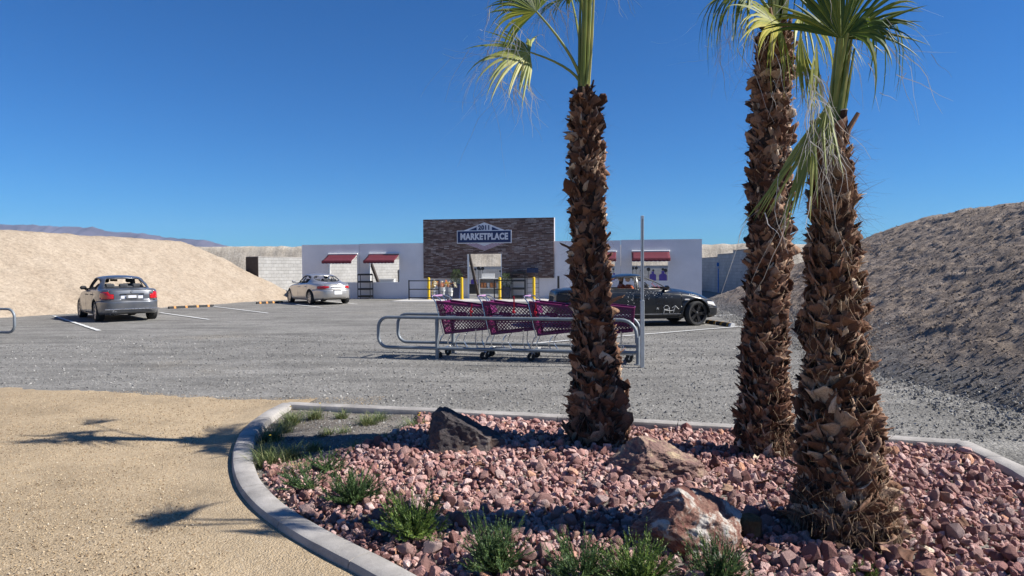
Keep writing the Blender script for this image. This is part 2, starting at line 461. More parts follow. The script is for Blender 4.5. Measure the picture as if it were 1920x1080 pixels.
def kerb_segments(path, seg):
    n0 = 0; acc = 0; start = 0
    prof = [(-.082, -.08), (-.085, -.02), (-.083, KH-.032), (-.072, KH-.008), (-.05, KH), (.05, KH), (.072, KH-.008), (.083, KH-.032), (.085, -.02), (.082, -.08)]
    def emit(i0, i1):
        V = []; F = []
        for i in range(i0, i1+1):
            p = path[i]; t = (path[min(i+1, len(path)-1)]-path[max(i-1, 0)]).normalized(); nrm = Vector((-t.y, t.x))
            q = Vector(p)
            if i == i0: q = q+t*.004
            if i == i1: q = q-t*.004
            wob = .004*float(vnoise(np.array(q.x*5), np.array(q.y*5)))
            for (o, h) in prof: V.append((q.x+nrm.x*(o), q.y+nrm.y*(o), h+wob*.6))
        m = len(prof)
        for i in range(i1-i0):
            for k in range(m-1): F.append((i*m+k, i*m+k+1, (i+1)*m+k+1, (i+1)*m+k))
        F.append(tuple(range(m))); F.append(tuple((i1-i0)*m+k for k in range(m))[::-1])
        b = MB(); b.add(V, F); b.build('kerb_segment', MAT['kerb'], kerb, True)
    for i in range(1, len(path)):
        acc += (path[i]-path[i-1]).length
        if acc >= seg or i == len(path)-1:
            if i-start >= 1: emit(start, i)
            start = i; acc = 0
kerb_segments(path1, .78); kerb_segments(path2, 1.2)

# ---- bed
ring = np.array([(p.x, p.y) for p in path1+path2])
def sd_poly(P, x, y):
    P = np.asarray(P, float); x = np.asarray(x, float); y = np.asarray(y, float)
    d = np.full(x.shape, 1e18); s = np.ones(x.shape); n = len(P); j = n-1
    for i in range(n):
        ex, ey = P[j]-P[i]; wx = x-P[i, 0]; wy = y-P[i, 1]
        t = np.clip((wx*ex+wy*ey)/(ex*ex+ey*ey+1e-12), 0, 1)
        d = np.minimum(d, (wx-ex*t)**2+(wy-ey*t)**2)
        c1 = y >= P[i, 1]; c2 = y < P[j, 1]; c3 = ex*wy > ey*wx
        flip = (c1 & c2 & c3) | (~c1 & ~c2 & ~c3)
        s = np.where(flip, -s, s); j = i
    return s*np.sqrt(d)
TRUNKS = []
def bed_h(x, y):
    d = -sd_poly(ring, x, y)
    return .022+.055*sstep(.25, 1.3, d)+.02*fbm(np.asarray(x)*1.3, np.asarray(y)*1.3, 3)
nx, ny = 160, 150
X, Y = np.meshgrid(np.linspace(-2.6, 4.1, nx), np.linspace(2.0, 7.7, ny), indexing='ij')
Z = bed_h(X, Y)+.008*fbm(X*9, Y*9, 3); D = sd_poly(ring, X, Y)
F = grid_faces(nx, ny); ins = D.ravel()[F].max(1) < .02
bed = tag(link('planter_bed', mesh_np('planter_bed', np.stack([X.ravel(), Y.ravel(), Z.ravel()], -1), F[ins], MAT['bed'], True)), kind='structure')

# tan gravel path with a ragged edge, running round the near side of the planter
ex = [-40, -30, -14] + [gp(a, b).x for a, b in ((0, 726), (180, 731), (330, 741), (450, 747), (540, 747))]
ey = [13, 13, 10.9] + [gp(a, b).y for a, b in ((0, 726), (180, 731), (330, 741), (450, 747), (540, 747))]
def tan_edge(x): return np.where(x < 3.2, np.interp(x, ex, ey), 3.3) + .10*fbm(x*1.7, x*0+3.1, 3) + .05*vnoise(x*9., x*0)
cx_ = np.concatenate([np.arange(-30, -9, .15), np.arange(-9, 4.6, .04), np.arange(4.6, 9, .15)]); T = np.linspace(0, 1, 170)
XX, TT = np.meshgrid(cx_, T, indexing='ij'); EE = np.repeat(tan_edge(cx_)[:, None], len(T), 1)
YY = EE+(-7.5-EE)*TT; ZZ = .012+.024*sstep(.5, .08, sd_poly(ring, XX, YY))+.006*fbm(XX*1.2, YY*1.2, 4)-.016*(1-np.clip(TT*60, 0, 1))
F = grid_faces(len(cx_), len(T)); DD = (sd_poly(ring, XX, YY).ravel()[F].max(1) > -.03) & ~((XX.ravel()[F].mean(1) > -2.44) & (YY.ravel()[F].mean(1) > 7.42-.27*(XX.ravel()[F].mean(1)+2.47)))
tag(link('tan_gravel_path', mesh_np('tan_gravel_path', np.stack([XX.ravel(), YY.ravel(), ZZ.ravel()], -1), F[DD][:, ::-1], MAT['tan'], True)), kind='structure')

# ---- berms
def berm(name, foot, inward, H, run, ext_back, m, ua, ub, endlen, res, lump, streak=0, top_back=4.0):
    """foot line A->B, rising towards `inward`; ends at param ub with a slope endlen long"""
    A = Vector(foot[0]); B = Vector(foot[1]); t = (B-A).normalized(); nrm = Vector(inward).normalized()
    nrm = (nrm-t*nrm.dot(t)).normalized()
    L0, L1 = ua, ub
    U = np.arange(L0, L1+1.5, res); Wd = np.concatenate([np.arange(-.6, run+1.5, res), np.arange(run+1.5, run+ext_back, res*2.5)])
    UU, WW = np.meshgrid(U, Wd, indexing='ij')
    x = A.x+t.x*UU+nrm.x*WW; y = A.y+t.y*UU+nrm.y*WW
    wob = .35*fbm(UU*.25, UU*0+3, 3)+.12*vnoise(UU*1.3, UU*0)
    s1 = (WW+wob)/run
    s2 = (L1-UU+.4*fbm(WW*.5, WW*0+8, 3))/endlen
    # smooth minimum of the two slopes and the crest
    k = .10
    h1 = -k*np.log(np.exp(-s1/k)+np.exp(-s2/k))
    h = -.05*np.log(np.exp(-h1/.05)+np.exp(-1.0/.05))
    fall = np.clip((WW-run-top_back)/8.0, 0, 1)
    Hh = H(UU) if callable(H) else H
    z = h*Hh-fall*1.0
    rise = np.clip(h*6, 0, 1)
    z = z+rise*(lump*fbm(x*.9, y*.9, 5, .6)+lump*.9*fbm(x*3.3, y*3.3, 4, .65))+.03*fbm(x*2, y*2, 3)*np.clip(h*20, 0, 1)
    if streak: z = z+rise*.06*np.clip(fbm(x*6, y*5, 4, .75), -.6, .7)+rise*streak*(np.abs(vnoise(x*1.8+1.2*y, y*.8))*-1+.4+.6*np.abs(fbm(x*6, y*5, 3)))
    z = np.where(h < 0, np.maximum(z, -.25), z)
    V = np.stack([x.ravel(), y.ravel(), z.ravel()], -1)
    F = grid_faces(len(U), len(Wd))
    o = link(name, mesh_np(name, V, F, m, True)); tag(o, kind='structure')
    # keep normals up
    n = np.cross(V[F[0, 1]]-V[F[0, 0]], V[F[0, 2]]-V[F[0, 0]])
    if n[2] < 0: o.data.flip_normals()
    return o
berm('left_berm', ((-17.7, 23.6), (-12.9, 36.2)), (-1, 0), lambda u: 3.46-.012*u, 5.3, 26, MAT['berm_l'], -34, 16.8, 2.9, .13, .05)
rb = berm('right_berm', ((5.15, 6.0), (7.7, 24.5)), (1, 0), lambda u: 3.42+.004*u, 7.0, 22, MAT['berm_r'], -16, 27.5, 6.5, .06, .045, .035)
# bank behind the range
U = np.arange(-60, 60, .3); T = np.linspace(0, 1, 26)
UU, TT = np.meshgrid(U, T, indexing='ij')
prof = np.interp(TT, [0, .55, .62, 1], [0, 1, 1.0, .93])
Zb = prof*(3.56+.10*fbm(UU*.25, UU*0, 3)+.05*vnoise(UU*2.1, UU*0+2))
Yb = 52.6+np.interp(TT, [0, .55, .62, 1], [0, 2.3, 4, 30])+.06*vnoise(UU*1.1, TT*1.5)*np.clip(1-TT, 0, 1)+.05*vnoise(UU*3.6, TT*3)
bk = link('back_bank', mesh_np('back_bank', np.stack([UU.ravel(), Yb.ravel(), Zb.ravel()], -1), grid_faces(len(U), 26), MAT['berm_b'], True)); tag(bk, kind='structure')
# loose soil heaped over the top of the back block wall
U = np.arange(-8.2, 14, .12); T = np.linspace(-1, 1, 7); UU, TT = np.meshgrid(U, T, indexing='ij')
Zs = 1.80+np.clip(.22*fbm(UU*1.3, UU*0+4, 3)+.12*vnoise(UU*5, TT), -.02, 1)*(1-TT**2)+.02; Ys = 51.9+TT*.55
tag(link('spilled_soil', mesh_np('spilled_soil', np.stack([UU.ravel(), Ys.ravel(), Zs.ravel()], -1), grid_faces(len(U), 7), MAT['berm_b'], True)), kind='structure')

# ---- distant mountains
def mountains():
    YM = 6500.0
    sil = [(-500, 395), (-200, 404), (-60, 414), (0, 417.5), (60, 420), (120, 423.5), (160, 425), (175, 423.2), (200, 431), (240, 435), (275, 436.5), (300, 441), (330, 445), (355, 446), (385, 447), (410, 453), (430, 459), (445, 464), (470, 474), (520, 490)]
    xs = np.arange(-500, 521, 2.0); ys = np.interp(xs, [s[0] for s in sil], [s[1] for s in sil])
    P = [at(x, y, YM) for x, y in zip(xs, ys)]
    X = np.array([p.x for p in P]); H = np.array([p.z for p in P])
    H = H+4*fbm(X*.01, X*0, 4)
    T = np.linspace(0, 1, 30); V = []
    XX, TT = np.meshgrid(X, T, indexing='ij'); HH = np.repeat(H[:, None], 30, 1)
    rid = np.abs(fbm(XX*.004, TT*2.2, 4))*HH*.28*np.sin(TT*math.pi)
    ZZ = np.where(TT < .8, HH*(TT/.8)**.9, HH*(1-(TT-.8)*1.5))-rid*.6
    YY = YM-900+TT*1100-fbm(XX*.004, TT*2, 3)*160*(1-TT)
    return mesh_np('mountain_range', np.stack([XX.ravel(), YY.ravel(), ZZ.ravel()-2], -1), grid_faces(len(X), 30), MAT['mount'], True)
MAT['mount'] = simple('haze_tinted_rock', (.085, .075, .10), .95, scale=.004, var=.4)  # dark bluish base colour does part of the distance haze
tag(link('mountain_range', mountains()), kind='structure')

# ================================================================== BUILDINGS AND WALLS
YAW = -rad(8.7); FP = Vector((0, 37.0, 0)); FE = Vector((math.cos(YAW), math.sin(YAW), 0)); FN = Vector((-math.sin(YAW), math.cos(YAW), 0))
def wu(px, py=540, off=0.0):
    """along-the-wall coordinate and height of a surveyed point on the shop front"""
    d = ray(px, py); o = Vector((0, 0, CH)); P = FP+FN*off
    t = (P-o).dot(FN)/d.dot(FN); q = o+d*t
    return (q-FP).dot(FE), q.z
def fw(u, v=0.0, z=0.0):      # facade coordinates -> world (v = towards the camera)
    return FP+FE*u-FN*v+Vector((0, 0, z))
def wall_grid(us, zs, hole, y0, y1):
    us = sorted(set(us)); zs = sorted(set(zs)); V = []; F = []
    nu, nz = len(us)-1, len(zs)-1
    fil = [[not hole((us[i]+us[i+1])/2, (zs[k]+zs[k+1])/2) for k in range(nz)] for i in range(nu)]
    def quad(a, b, c, d):
        n = len(V); V.extend([a, b, c, d]); F.append((n, n+1, n+2, n+3))
    g = lambda i, k: 0 <= i < nu and 0 <= k < nz and fil[i][k]
    for i in range(nu):
        for k in range(nz):
            if not fil[i][k]: continue
            a, b, c, d = us[i], us[i+1], zs[k], zs[k+1]
            quad((a, y0, c), (b, y0, c), (b, y0, d), (a, y0, d)); quad((b, y1, c), (a, y1, c), (a, y1, d), (b, y1, d))
            if not g(i-1, k): quad((a, y1, c), (a, y0, c), (a, y0, d), (a, y1, d))
            if not g(i+1, k): quad((b, y0, c), (b, y1, c), (b, y1, d), (b, y0, d))
            if not g(i, k-1): quad((a, y1, c), (b, y1, c), (b, y0, c), (a, y0, c))
            if not g(i, k+1): quad((a, y0, d), (b, y0, d), (b, y1, d), (a, y1, d))
    return V, F
fac = empty('shop_building', FP, YAW, 'false shop front of pale stucco walls and a raised brown brick centre', 'building')
uL, uB0, uB1, uR = wu(567)[0], wu(796)[0], wu(1039)[0], wu(1316)[0]
uS1 = wu(675)[0]; uS2 = wu(1164)[0]
HW = 3.08
wins = []
for (xa, xb, ya, yb) in ((616, 671, 477, 530.5), (692, 750, 477, 530), (1122, 1154, 471, 527), (1184, 1254, 471, 527.5)):
    wins.append((wu(xa)[0], wu(xb)[0], wu((xa+xb)/2, yb)[1], wu((xa+xb)/2, ya)[1]))
dr = (wu(877.5)[0], wu(941.5)[0], -.1, wu(909, 476)[1])
def inwin(u, z): return any(a < u < b and c < z < d for a, b, c, d in wins+[dr])
def panel(name, a, b, z0, z1, y0, y1, m):
    us = [a, b]; zs = [z0, z1]
    for w in wins+[dr]:
        for u in w[:2]:
            if a < u < b: us.append(u)
        for z in w[2:]:
            if z0 < z < z1: zs.append(z)
    V, F = wall_grid(us, zs, inwin, y0, y1)
    b_ = MB(); b_.add(V, F); return b_.build(name, m, fac)
panel('wall_panel', uL, uS1-.01, 0, HW-.03, 0, .2, MAT['stucco'])
panel('wall_panel', uS1+.01, uB0, 0, HW-.005, 0, .2, MAT['stucco'])
panel('wall_panel', uB0+.003, dr[0], 0, 1.13, .01, .21, MAT['stucco'])
panel('wall_panel', dr[1], uB1-.003, 0, 1.13, .01, .21, MAT['stucco'])
panel('wall_panel', uB1, uS2-.008, 0, HW+.02, 0, .2, MAT['stucco'])
panel('wall_panel', uS2+.008, uR, 0, HW+.04, 0, .2, MAT['stucco'])
panel('brick_cladding', uB0-.02, uB1, 1.13, 4.36, -.10, -.005, MAT['brick'])
panel('parapet_backing', uB0, uB1+.03, 1.135, 4.37, 0, .25, MAT['stucco'])
for (a, b, c, d) in wins:            # white frames lining the openings
    f = MB()
    for (cx, cz, sx, sz) in (((a+b)/2, c+.015, b-a-.004, .03), ((a+b)/2, d-.015, b-a-.004, .03), (a+.015, (c+d)/2, .03, d-c-.064), (b-.015, (c+d)/2, .03, d-c-.064)):
        f.box((cx, .09, cz), (sx, .20, sz))
    f.build('window_frame', MAT['cap'], fac)
for ud in (dr[0]+.02, dr[1]-.02):
    f = MB(); f.box((ud, .03, dr[3]/2), (.04, .26, dr[3]-.01)); f.build('door_jamb', MAT['cap'], fac)
for u in (dr[0]+.02, wins[1][0]-.14, wins[0][0]-.62, uB1-.4, wins[2][1]+.5, uR-.5):
    zt = 2.52
    b_ = MB(); R = Matrix.Rotation(math.atan2(zt, 2.6), 3, 'X')
    b_.box((u, .22+1.3, zt/2-.02), (.13, math.hypot(zt, 2.6), .16), R=R.inverted()); b_.build('brace', MAT['wood'], fac)

# awnings
def awning(a, b, label):
    t = empty('window_awning', fw((a+b)/2, 0, 0), YAW, label, 'awning', 'maroon awnings over the shop windows')
    w = b-a; z1, z0, pr = 2.46, 2.10, .86
    m = MB(); m.box((0, -.06, z1+.05), (w+.05, .12, .10), bev=.03); m.build('cassette', MAT['white'], t)
    n = 14; V = []; F = []
    for i in range(n+1):
        x = -w/2+w*i/n
        for k in range(7):
            s = k/6; V.append((x, -.08-pr*s, z1+.02-(z1-z0)*s-.03*math.sin(math.pi*s)))
    for i in range(n):
        for k in range(6): F.append((i*7+k, i*7+k+1, (i+1)*7+k+1, (i+1)*7+k))
    m = MB(); m.add(V, F); o = m.build('canopy', MAT['maroon'], t, True); sm = o.modifiers.new('s', 'SOLIDIFY'); sm.thickness = .006
    V = []; F = []; n = 60
    for i in range(n+1):
        x = -w/2+w*i/n; dz = .12+.022*abs(math.sin(i/n*math.pi*9))
        V += [(x, -.945, z0+.005), (x, -.95-.004*math.sin(i*.9), z0-dz)]
    for i in range(n): F.append((2*i, 2*i+1, 2*i+3, 2*i+2))
    m = MB(); m.add(V, F); o = m.build('valance', MAT['maroon'], t, True); sm = o.modifiers.new('s', 'SOLIDIFY'); sm.thickness = .005
    V = []; F = []
    for i in range(n+1):
        x = -w/2+w*i/n; dz = .12+.022*abs(math.sin(i/n*math.pi*9))
        V += [(x, -.954-.004*math.sin(i*.9), z0-dz+.014), (x, -.954-.004*math.sin(i*.9), z0-dz-.006)]
    for i in range(n): F.append((2*i, 2*i+1, 2*i+3, 2*i+2))
    m = MB(); m.add(V, F); o = m.build('valance_trim', MAT['maroon_trim'], t, True); sm = o.modifiers.new('s', 'SOLIDIFY'); sm.thickness = .004
    m = MB(); m.tube([(-w/2, -.94, z0+.005), (w/2, -.94, z0+.005)], .016, 8); m.build('front_bar', MAT['maroon'], t)
    for s in (-1, 1):
        m = MB(); m.tube([(s*(w/2-.06), -.05, z1-.06), (s*(w/2-.10), -.55, z1-.30), (s*(w/2-.06), -.92, z0-.01)], .018, 6); m.build('arm', MAT['white'], t)
awning(wins[0][0]+.03, wins[0][1]+.02, 'maroon awning over the far left window, above the silver car')
awning(wins[1][0]+.03, wins[1][1]+.0, 'maroon awning over the window just left of the brick centre')
awning(wins[2][0], wins[2][1]+.04, 'maroon awning mostly hidden behind the left palm trunk')
awning(wins[3][0], wins[3][1]+.02, 'maroon awning on the right, over the window showing purple targets')

# ---- sign
su, sz = wu(909, 444)
K = 37.0/1280/1.0
sg = empty('shop_sign', fw(su, .10, sz), YAW, 'navy and white marketplace sign with a peaked top on the brick wall', 'sign')
def sx(px): return wu(px, 444)[0]-su
def szz(py): return wu(909, py)[1]-sz
L, R_, T_, B_ = sx(858), sx(960), szz(432), szz(456.5)
bl, brr = sx(871), sx(947); ta, ba = szz(418.5), szz(470)
m = MB(); m.prism([(bl-.05, T_-.02), (0, ta+.04), (brr+.05, T_-.02)][::-1], -.04, -.01); m.build('peak_panel', MAT['signw'], sg)
m = MB(); m.prism([(bl+.22, T_-.02), (-.42, T_-.02), (-.42, ta-.19-.02)][::-1], -.05, -.041); m.prism([(brr-.22, T_-.02), (.42, T_-.02), (.42, ta-.19-.02)], -.05, -.041); m.build('peak_field', MAT['navy'], sg)
m = MB(); m.box(((L+R_)/2, -.04, (T_+B_)/2), (R_-L, .06, T_-B_)); m.build('name_panel', MAT['signw'], sg)
m = MB(); m.box(((L+R_)/2, -.077, (T_+B_)/2), (R_-L-.09, .014, T_-B_-.09)); m.build('name_field', MAT['navy'], sg)
m = MB(); m.prism([(bl, B_+.01), (brr, B_+.01), (0, ba)], -.04, -.01); m.build('chevron_panel', MAT['signw'], sg)
hb = B_-ba
for k in range(4):
    s0 = .40+k*.155; s1 = s0+.075
    m = MB()
    for sgn in (-1, 1):
        # bands parallel to the V edge
        z0a, z1a = B_-hb*s0, B_-hb*s1
        w = abs(bl)
        # outer end where the band meets the V edge top
        xo0 = w*(1.0-(0)) 
        P = [(0, z0a), (sgn*w*min(1, (s0)), B_+.0), (sgn*w*min(1, s1), B_+.0), (0, z1a)]
        m.prism(P if sgn > 0 else P[::-1], -.046-.001*(sgn > 0), -.041)
    m.build('stripe', MAT['signr'], sg)
def text_obj(name, s, size, loc, m, parent, rot=(math.pi/2, 0, 0), ext=.006, off=.012, sx_=1.0, space=1.0):
    cu = bpy.data.curves.new(name, 'FONT'); cu.body = s; cu.size = size; cu.align_x = 'CENTER'; cu.align_y = 'CENTER'
    cu.extrude = ext; cu.offset = off; cu.space_character = space; cu.resolution_u = 3
    ob = bpy.data.objects.new(name, cu); COL.objects.link(ob)
    dg = bpy.context.evaluated_depsgraph_get(); me = bpy.data.meshes.new_from_object(ob.evaluated_get(dg))
    bpy.data.objects.remove(ob); me.materials.clear(); me.materials.append(m)
    o = link(name, me, parent, loc, rot); o.scale = (sx_, 1, 1); return o
text_obj('name_lettering', 'MARKETPLACE', .47, ((L+R_)/2, -.092, (T_+B_)/2-.0), MAT['signw'], sg, off=.022, sx_=.80, space=1.06)
m = MB(); m.box((0, -.046, T_+.145), (.80, .010, .30)); m.build('year_field', MAT['signw'], sg)
text_obj('year_lettering', '2011', .32, (0, -.06, T_+.135), MAT['navy'], sg, off=.016, sx_=.95, space=1.1)

# ---- block walls
lw0 = gp(485, 561); 
def block_wall(name, A, B, h, thick, label, m, rect=None):
    A = Vector(A); B = Vector(B); d = B-A; L_ = d.length; rz = math.atan2(d.y, d.x)
    t = empty(name, (A.x, A.y, 0), rz, label, 'wall')
    b = MB()
    if rect: 
        for (a, c, hh) in rect: b.box(((a+c)/2, thick/2, hh/2), (c-a, thick, hh))
    else: b.box((L_/2, thick/2, h/2), (L_, thick, h))
    b.build('blockwork', m, t)
    c = MB()
    if rect:
        for (a, cc, hh) in rect: c.box(((a+cc)/2, thick/2, hh+.026), (cc-a-.004, thick+.03, .05))
    else: c.box((L_/2, thick/2, h+.026), (L_, thick+.03, .05))
    c.build('coping', MAT['kerb'], t)
    return t
# left: runs away behind the shop front; thick return facing the lot
A = at(485, 540, 38.8); B_w = at(569, 540, 52)
dl = Vector((7.8, 17.0)).normalized()
MAT['block_l'] = block_mat('grey_block_left', ((.36, .35, .335), (.42, .41, .395)), (.32, .31, .295))
lwall = block_wall('left_block_wall', (A.x, A.y), (A.x+dl.x*15.5, A.y+dl.y*15.5), 2.36, .9, 'sunlit grey block wall behind the left bank of soil', MAT['block_l'])
b = MB(); b.box((-.02, .45, 1.19), (.035, .92, 2.38)); b.build('end_shade_sheet', MAT['wood'], lwall)  # added dark sheet; timber brown stands in for shade on the end face
block_wall('back_block_wall', (-8.3, 51.4), (15.5, 50.9), 1.78, .2, 'low grey block wall under the far bank, with black plates on it', MAT['block'])
A = at(1319, 520, 49.5); B2 = at(1404, 520, 38.5); d = Vector((B2.x-A.x, B2.y-A.y)); L_ = d.length
block_wall('right_block_wall', (B2.x+d.x*.3, B2.y+d.y*.3), (A.x, A.y), 2.3, .2, 'stepped grey block wall in shade beside the right berm', MAT['block'],
           rect=[(-.0, L_*.3+2.5, 2.62), (L_*.3+2.504, L_*.3+6.2, 2.46), (L_*.3+6.204, L_*1.3, 2.30)])
# ================================================================== PALMS, ROCKS, PLANTS
def leafy(name, lo, mid, hi, scale=3, trans=.35, rough=.5):
    t = NT(name)
    n = t.noise(scale, 4); g = t.n('NewGeometry')
    f = t.math('ADD', t.math('MULTIPLY', n.outputs[0], .55), t.math('MULTIPLY', g.outputs['Random Per Island'], .45))
    c = t.ramp(f, [(.25, lo), (.5, mid), (.75, hi)]).outputs[0]
    t.col(c); t.fin(rough, spec=.35)
    tr = t.n('BsdfTranslucent'); t.l(c, tr.inputs[0]); mx = t.n('MixShader'); mx.inputs[0].default_value = trans
    t.l(t.b.outputs[0], mx.inputs[1]); t.l(tr.outputs[0], mx.inputs[2]); t.l(mx.outputs[0], t.out.inputs[0])
    return t.m
MAT['frond'] = leafy('palm_frond_green', (.03, .065, .008), (.085, .135, .016), (.28, .29, .035), 4, .32)
MAT['frondy'] = leafy('palm_frond_yellowing', (.17, .21, .025), (.30, .32, .04), (.55, .48, .09), 4, .35)
MAT['frondp'] = leafy('palm_frond_drying', (.17, .21, .05), (.27, .31, .07), (.48, .46, .16), 4, .32)
MAT['thread'] = leafy('palm_thread', (.42, .36, .28), (.6, .55, .46), (.75, .7, .62), 4, .2)
MAT['petiole'] = leafy('palm_petiole', (.10, .14, .03), (.20, .24, .05), (.42, .38, .12), 5, .1)
MAT['juniper'] = leafy('juniper_green', (.028, .06, .024), (.058, .11, .038), (.125, .175, .05), 9, .2)
MAT['juniper2'] = leafy('juniper_bright', (.045, .09, .022), (.09, .155, .034), (.20, .26, .055), 9, .2)
MAT['grass'] = leafy('grass_blades', (.06, .10, .03), (.13, .17, .06), (.28, .27, .12), 9, .2)
MAT['olive'] = leafy('potted_leaves', (.03, .055, .02), (.07, .11, .04), (.14, .19, .08), 5, .2)
def boot_mat():
    t = NT('palm_boot_fibre'); g = t.n('NewGeometry'); oi = t.n('ObjectInfo')
    r = t.math('FRACT', t.math('ADD', g.outputs['Random Per Island'], oi.outputs['Random']))
    c = t.ramp(r, [(0, (.045, .023, .016)), (.3, (.115, .055, .034)), (.6, (.20, .105, .066)), (.82, (.29, .18, .12)), (.95, (.42, .31, .22)), (1, (.62, .52, .40))]).outputs[0]
    n = t.noise(1, 6, .7, vec=t.mapping((60, 60, 7)))
    c = t.mix(1.0, c, t.ramp(n.outputs[0], [(.3, .55), (.6, 1.25)]).outputs[0], 'MULTIPLY')
    n2 = t.noise(11, 4)
    c = t.mix(t.ramp(n2.outputs[0], [(.55, 0.0), (.75, .55)]).outputs[0], c, (.035, .022, .016))
    t.col(c); t.bump(n.outputs[0], .006, .8); return t.fin(.78, spec=.25)
MAT['boot'] = boot_mat()
MAT['core'] = simple('palm_trunk_core', (.038, .024, .017), .95, bump=.02, scale=14)
MAT['fibre'] = leafy('palm_hair_fibre', (.10, .06, .035), (.20, .13, .08), (.38, .29, .19), 5, .1, .8)
def lava_mat():
    t = NT('lava_rock'); g = t.n('NewGeometry'); oi = t.n('ObjectInfo')
    r = t.math('FRACT', t.math('ADD', g.outputs['Random Per Island'], oi.outputs['Random']))
    c = t.ramp(r, [(0, (.25, .125, .115)), (.22, (.38, .20, .18)), (.5, (.50, .295, .265)), (.74, (.58, .38, .345)), (.9, (.68, .50, .46)), (.96, (.62, .33, .21)), (1, (.32, .21, .22))]).outputs[0]
    n = t.noise(14, 7, .72)
    c = t.mix(1.0, c, t.ramp(n.outputs[0], [(.3, .62), (.55, 1.05), (.75, 1.35)]).outputs[0], 'MULTIPLY')
    pale = t.ramp(t.noise(6, 5, .7).outputs[0], [(.60, 0.0), (.74, .5)]).outputs[0]
    c = t.mix(pale, c, (.58, .45, .42))
    t.col(c, .88)
    b = t.bump(t.noise(38, 6, .75).outputs[0], .014, .9)
    t.bump(t.math('MULTIPLY', t.vor(120).outputs[0], 1.0), .004, .8, prev=b)
    return t.fin(.92, spec=.2)
MAT['lava'] = lava_mat()
def boulder_mat(name, stops, rust, scale=3.0, off=0):
    t = NT(name)
    mp = t.n('Mapping'); t.sv(mp, Location=(off, off*.7, off*.3), Rotation=(.5, .6, .2)); t.l(t.tc.outputs['Object'], mp.inputs[0])
    n = t.noise(scale, 9, .68, dist=1.2, vec=mp.outputs[0])
    c = t.ramp(n.outputs[0], stops).outputs[0]
    k = t.ramp(t.noise(scale*2.1, 6, .7, dist=.6, vec=mp.outputs[0]).outputs[0], [(.52, 0.0), (.64, .8)]).outputs[0]
    c = t.mix(k, c, rust)
    cr = t.ramp(t.vor(scale*2.4, 'DISTANCE_TO_EDGE').outputs[0], [(0, .45), (.03, 1.0)]).outputs[0]
    c = t.mix(.6, c, cr, 'MULTIPLY')
    t.col(c, .78)
    b = t.bump(n.outputs[0], .04, .9); b = t.bump(t.noise(26, 7, .7).outputs[0], .02, .9, prev=b)
    return t.fin(.82, spec=.3)
MAT['b_pale'] = boulder_mat('veined_boulder', [(.30, (.16, .08, .07)), (.44, (.22, .09, .07)), (.50, (.36, .22, .17)), (.55, (.64, .58, .52)), (.72, (.78, .75, .71))], (.34, .20, .15), 4.2)
MAT['b_rust'] = boulder_mat('rusty_boulder', [(.30, (.14, .075, .07)), (.46, (.27, .16, .14)), (.56, (.38, .26, .20)), (.62, (.55, .42, .27)), (.75, (.55, .47, .42))], (.22, .14, .12), 4.4, 4)
MAT['b_dark'] = boulder_mat('dark_boulder', [(.30, (.04, .037, .042)), (.5, (.095, .08, .08)), (.7, (.20, .17, .16))], (.15, .10, .08), 3.0, 8)
MAT['b_brown'] = boulder_mat('brown_boulder', [(.30, (.12, .07, .03)), (.5, (.22, .14, .06)), (.7, (.30, .20, .10))], (.16, .09, .05), 4.0, 2)

# ---- rocks: angular convex stones
import bmesh
def hull_rock(seed, n=17, sq=(1, .82, .68)):
    r = random.Random(seed); bm = bmesh.new()
    for i in range(n):
        v = Vector((r.gauss(0, 1), r.gauss(0, 1), r.gauss(0, 1))).normalized()*(.82+.32*r.random())
        bm.verts.new((v.x*sq[0], v.y*sq[1], v.z*sq[2]))
    res = bmesh.ops.convex_hull(bm, input=bm.verts)
    bmesh.ops.delete(bm, geom=[v for v in bm.verts if not v.link_faces], context='VERTS')
    bmesh.ops.bevel(bm, geom=[e for e in bm.edges], offset=.07, segments=1, affect='EDGES', clamp_overlap=True) if n > 12 else None
    bmesh.ops.triangulate(bm, faces=bm.faces)
    bm.verts.ensure_lookup_table()
    V = np.array([v.co[:] for v in bm.verts]); F = np.array([[v.index for v in f.verts] for f in bm.faces]); bm.free()
    return V, F
def rot_batch(n, rs):
    q = rs.normal(size=(n, 4)); q /= np.linalg.norm(q, axis=1)[:, None]; w, x, y, z = q.T
    return np.stack([np.stack([1-2*(y*y+z*z), 2*(x*y-z*w), 2*(x*z+y*w)], -1), np.stack([2*(x*y+z*w), 1-2*(x*x+z*z), 2*(y*z-x*w)], -1), np.stack([2*(x*z-y*w), 2*(y*z+x*w), 1-2*(x*x+y*y)], -1)], 1)
def scatter(name, bases, P, Sc, m, rs, parent=None, smooth=False):
    VV = []; FF = []; off = 0; n = len(P); pick = rs.randint(0, len(bases), n); R = rot_batch(n, rs)
    for b, (V, F) in enumerate(bases):
        idx = np.where(pick == b)[0]
        if len(idx) == 0: continue
        vv = np.einsum('nij,vj->nvi', R[idx], V)*np.asarray(Sc)[idx][:, None, None]+np.asarray(P)[idx][:, None, :]
        ff = F[None]+(np.arange(len(idx))*len(V))[:, None, None]+off
        VV.append(vv.reshape(-1, 3)); FF.append(ff.reshape(-1, F.shape[1])); off += len(idx)*len(V)
    me = mesh_np(name, np.concatenate(VV), np.concatenate(FF), m, smooth)
    return tag(link(name, me, parent), kind='stuff')
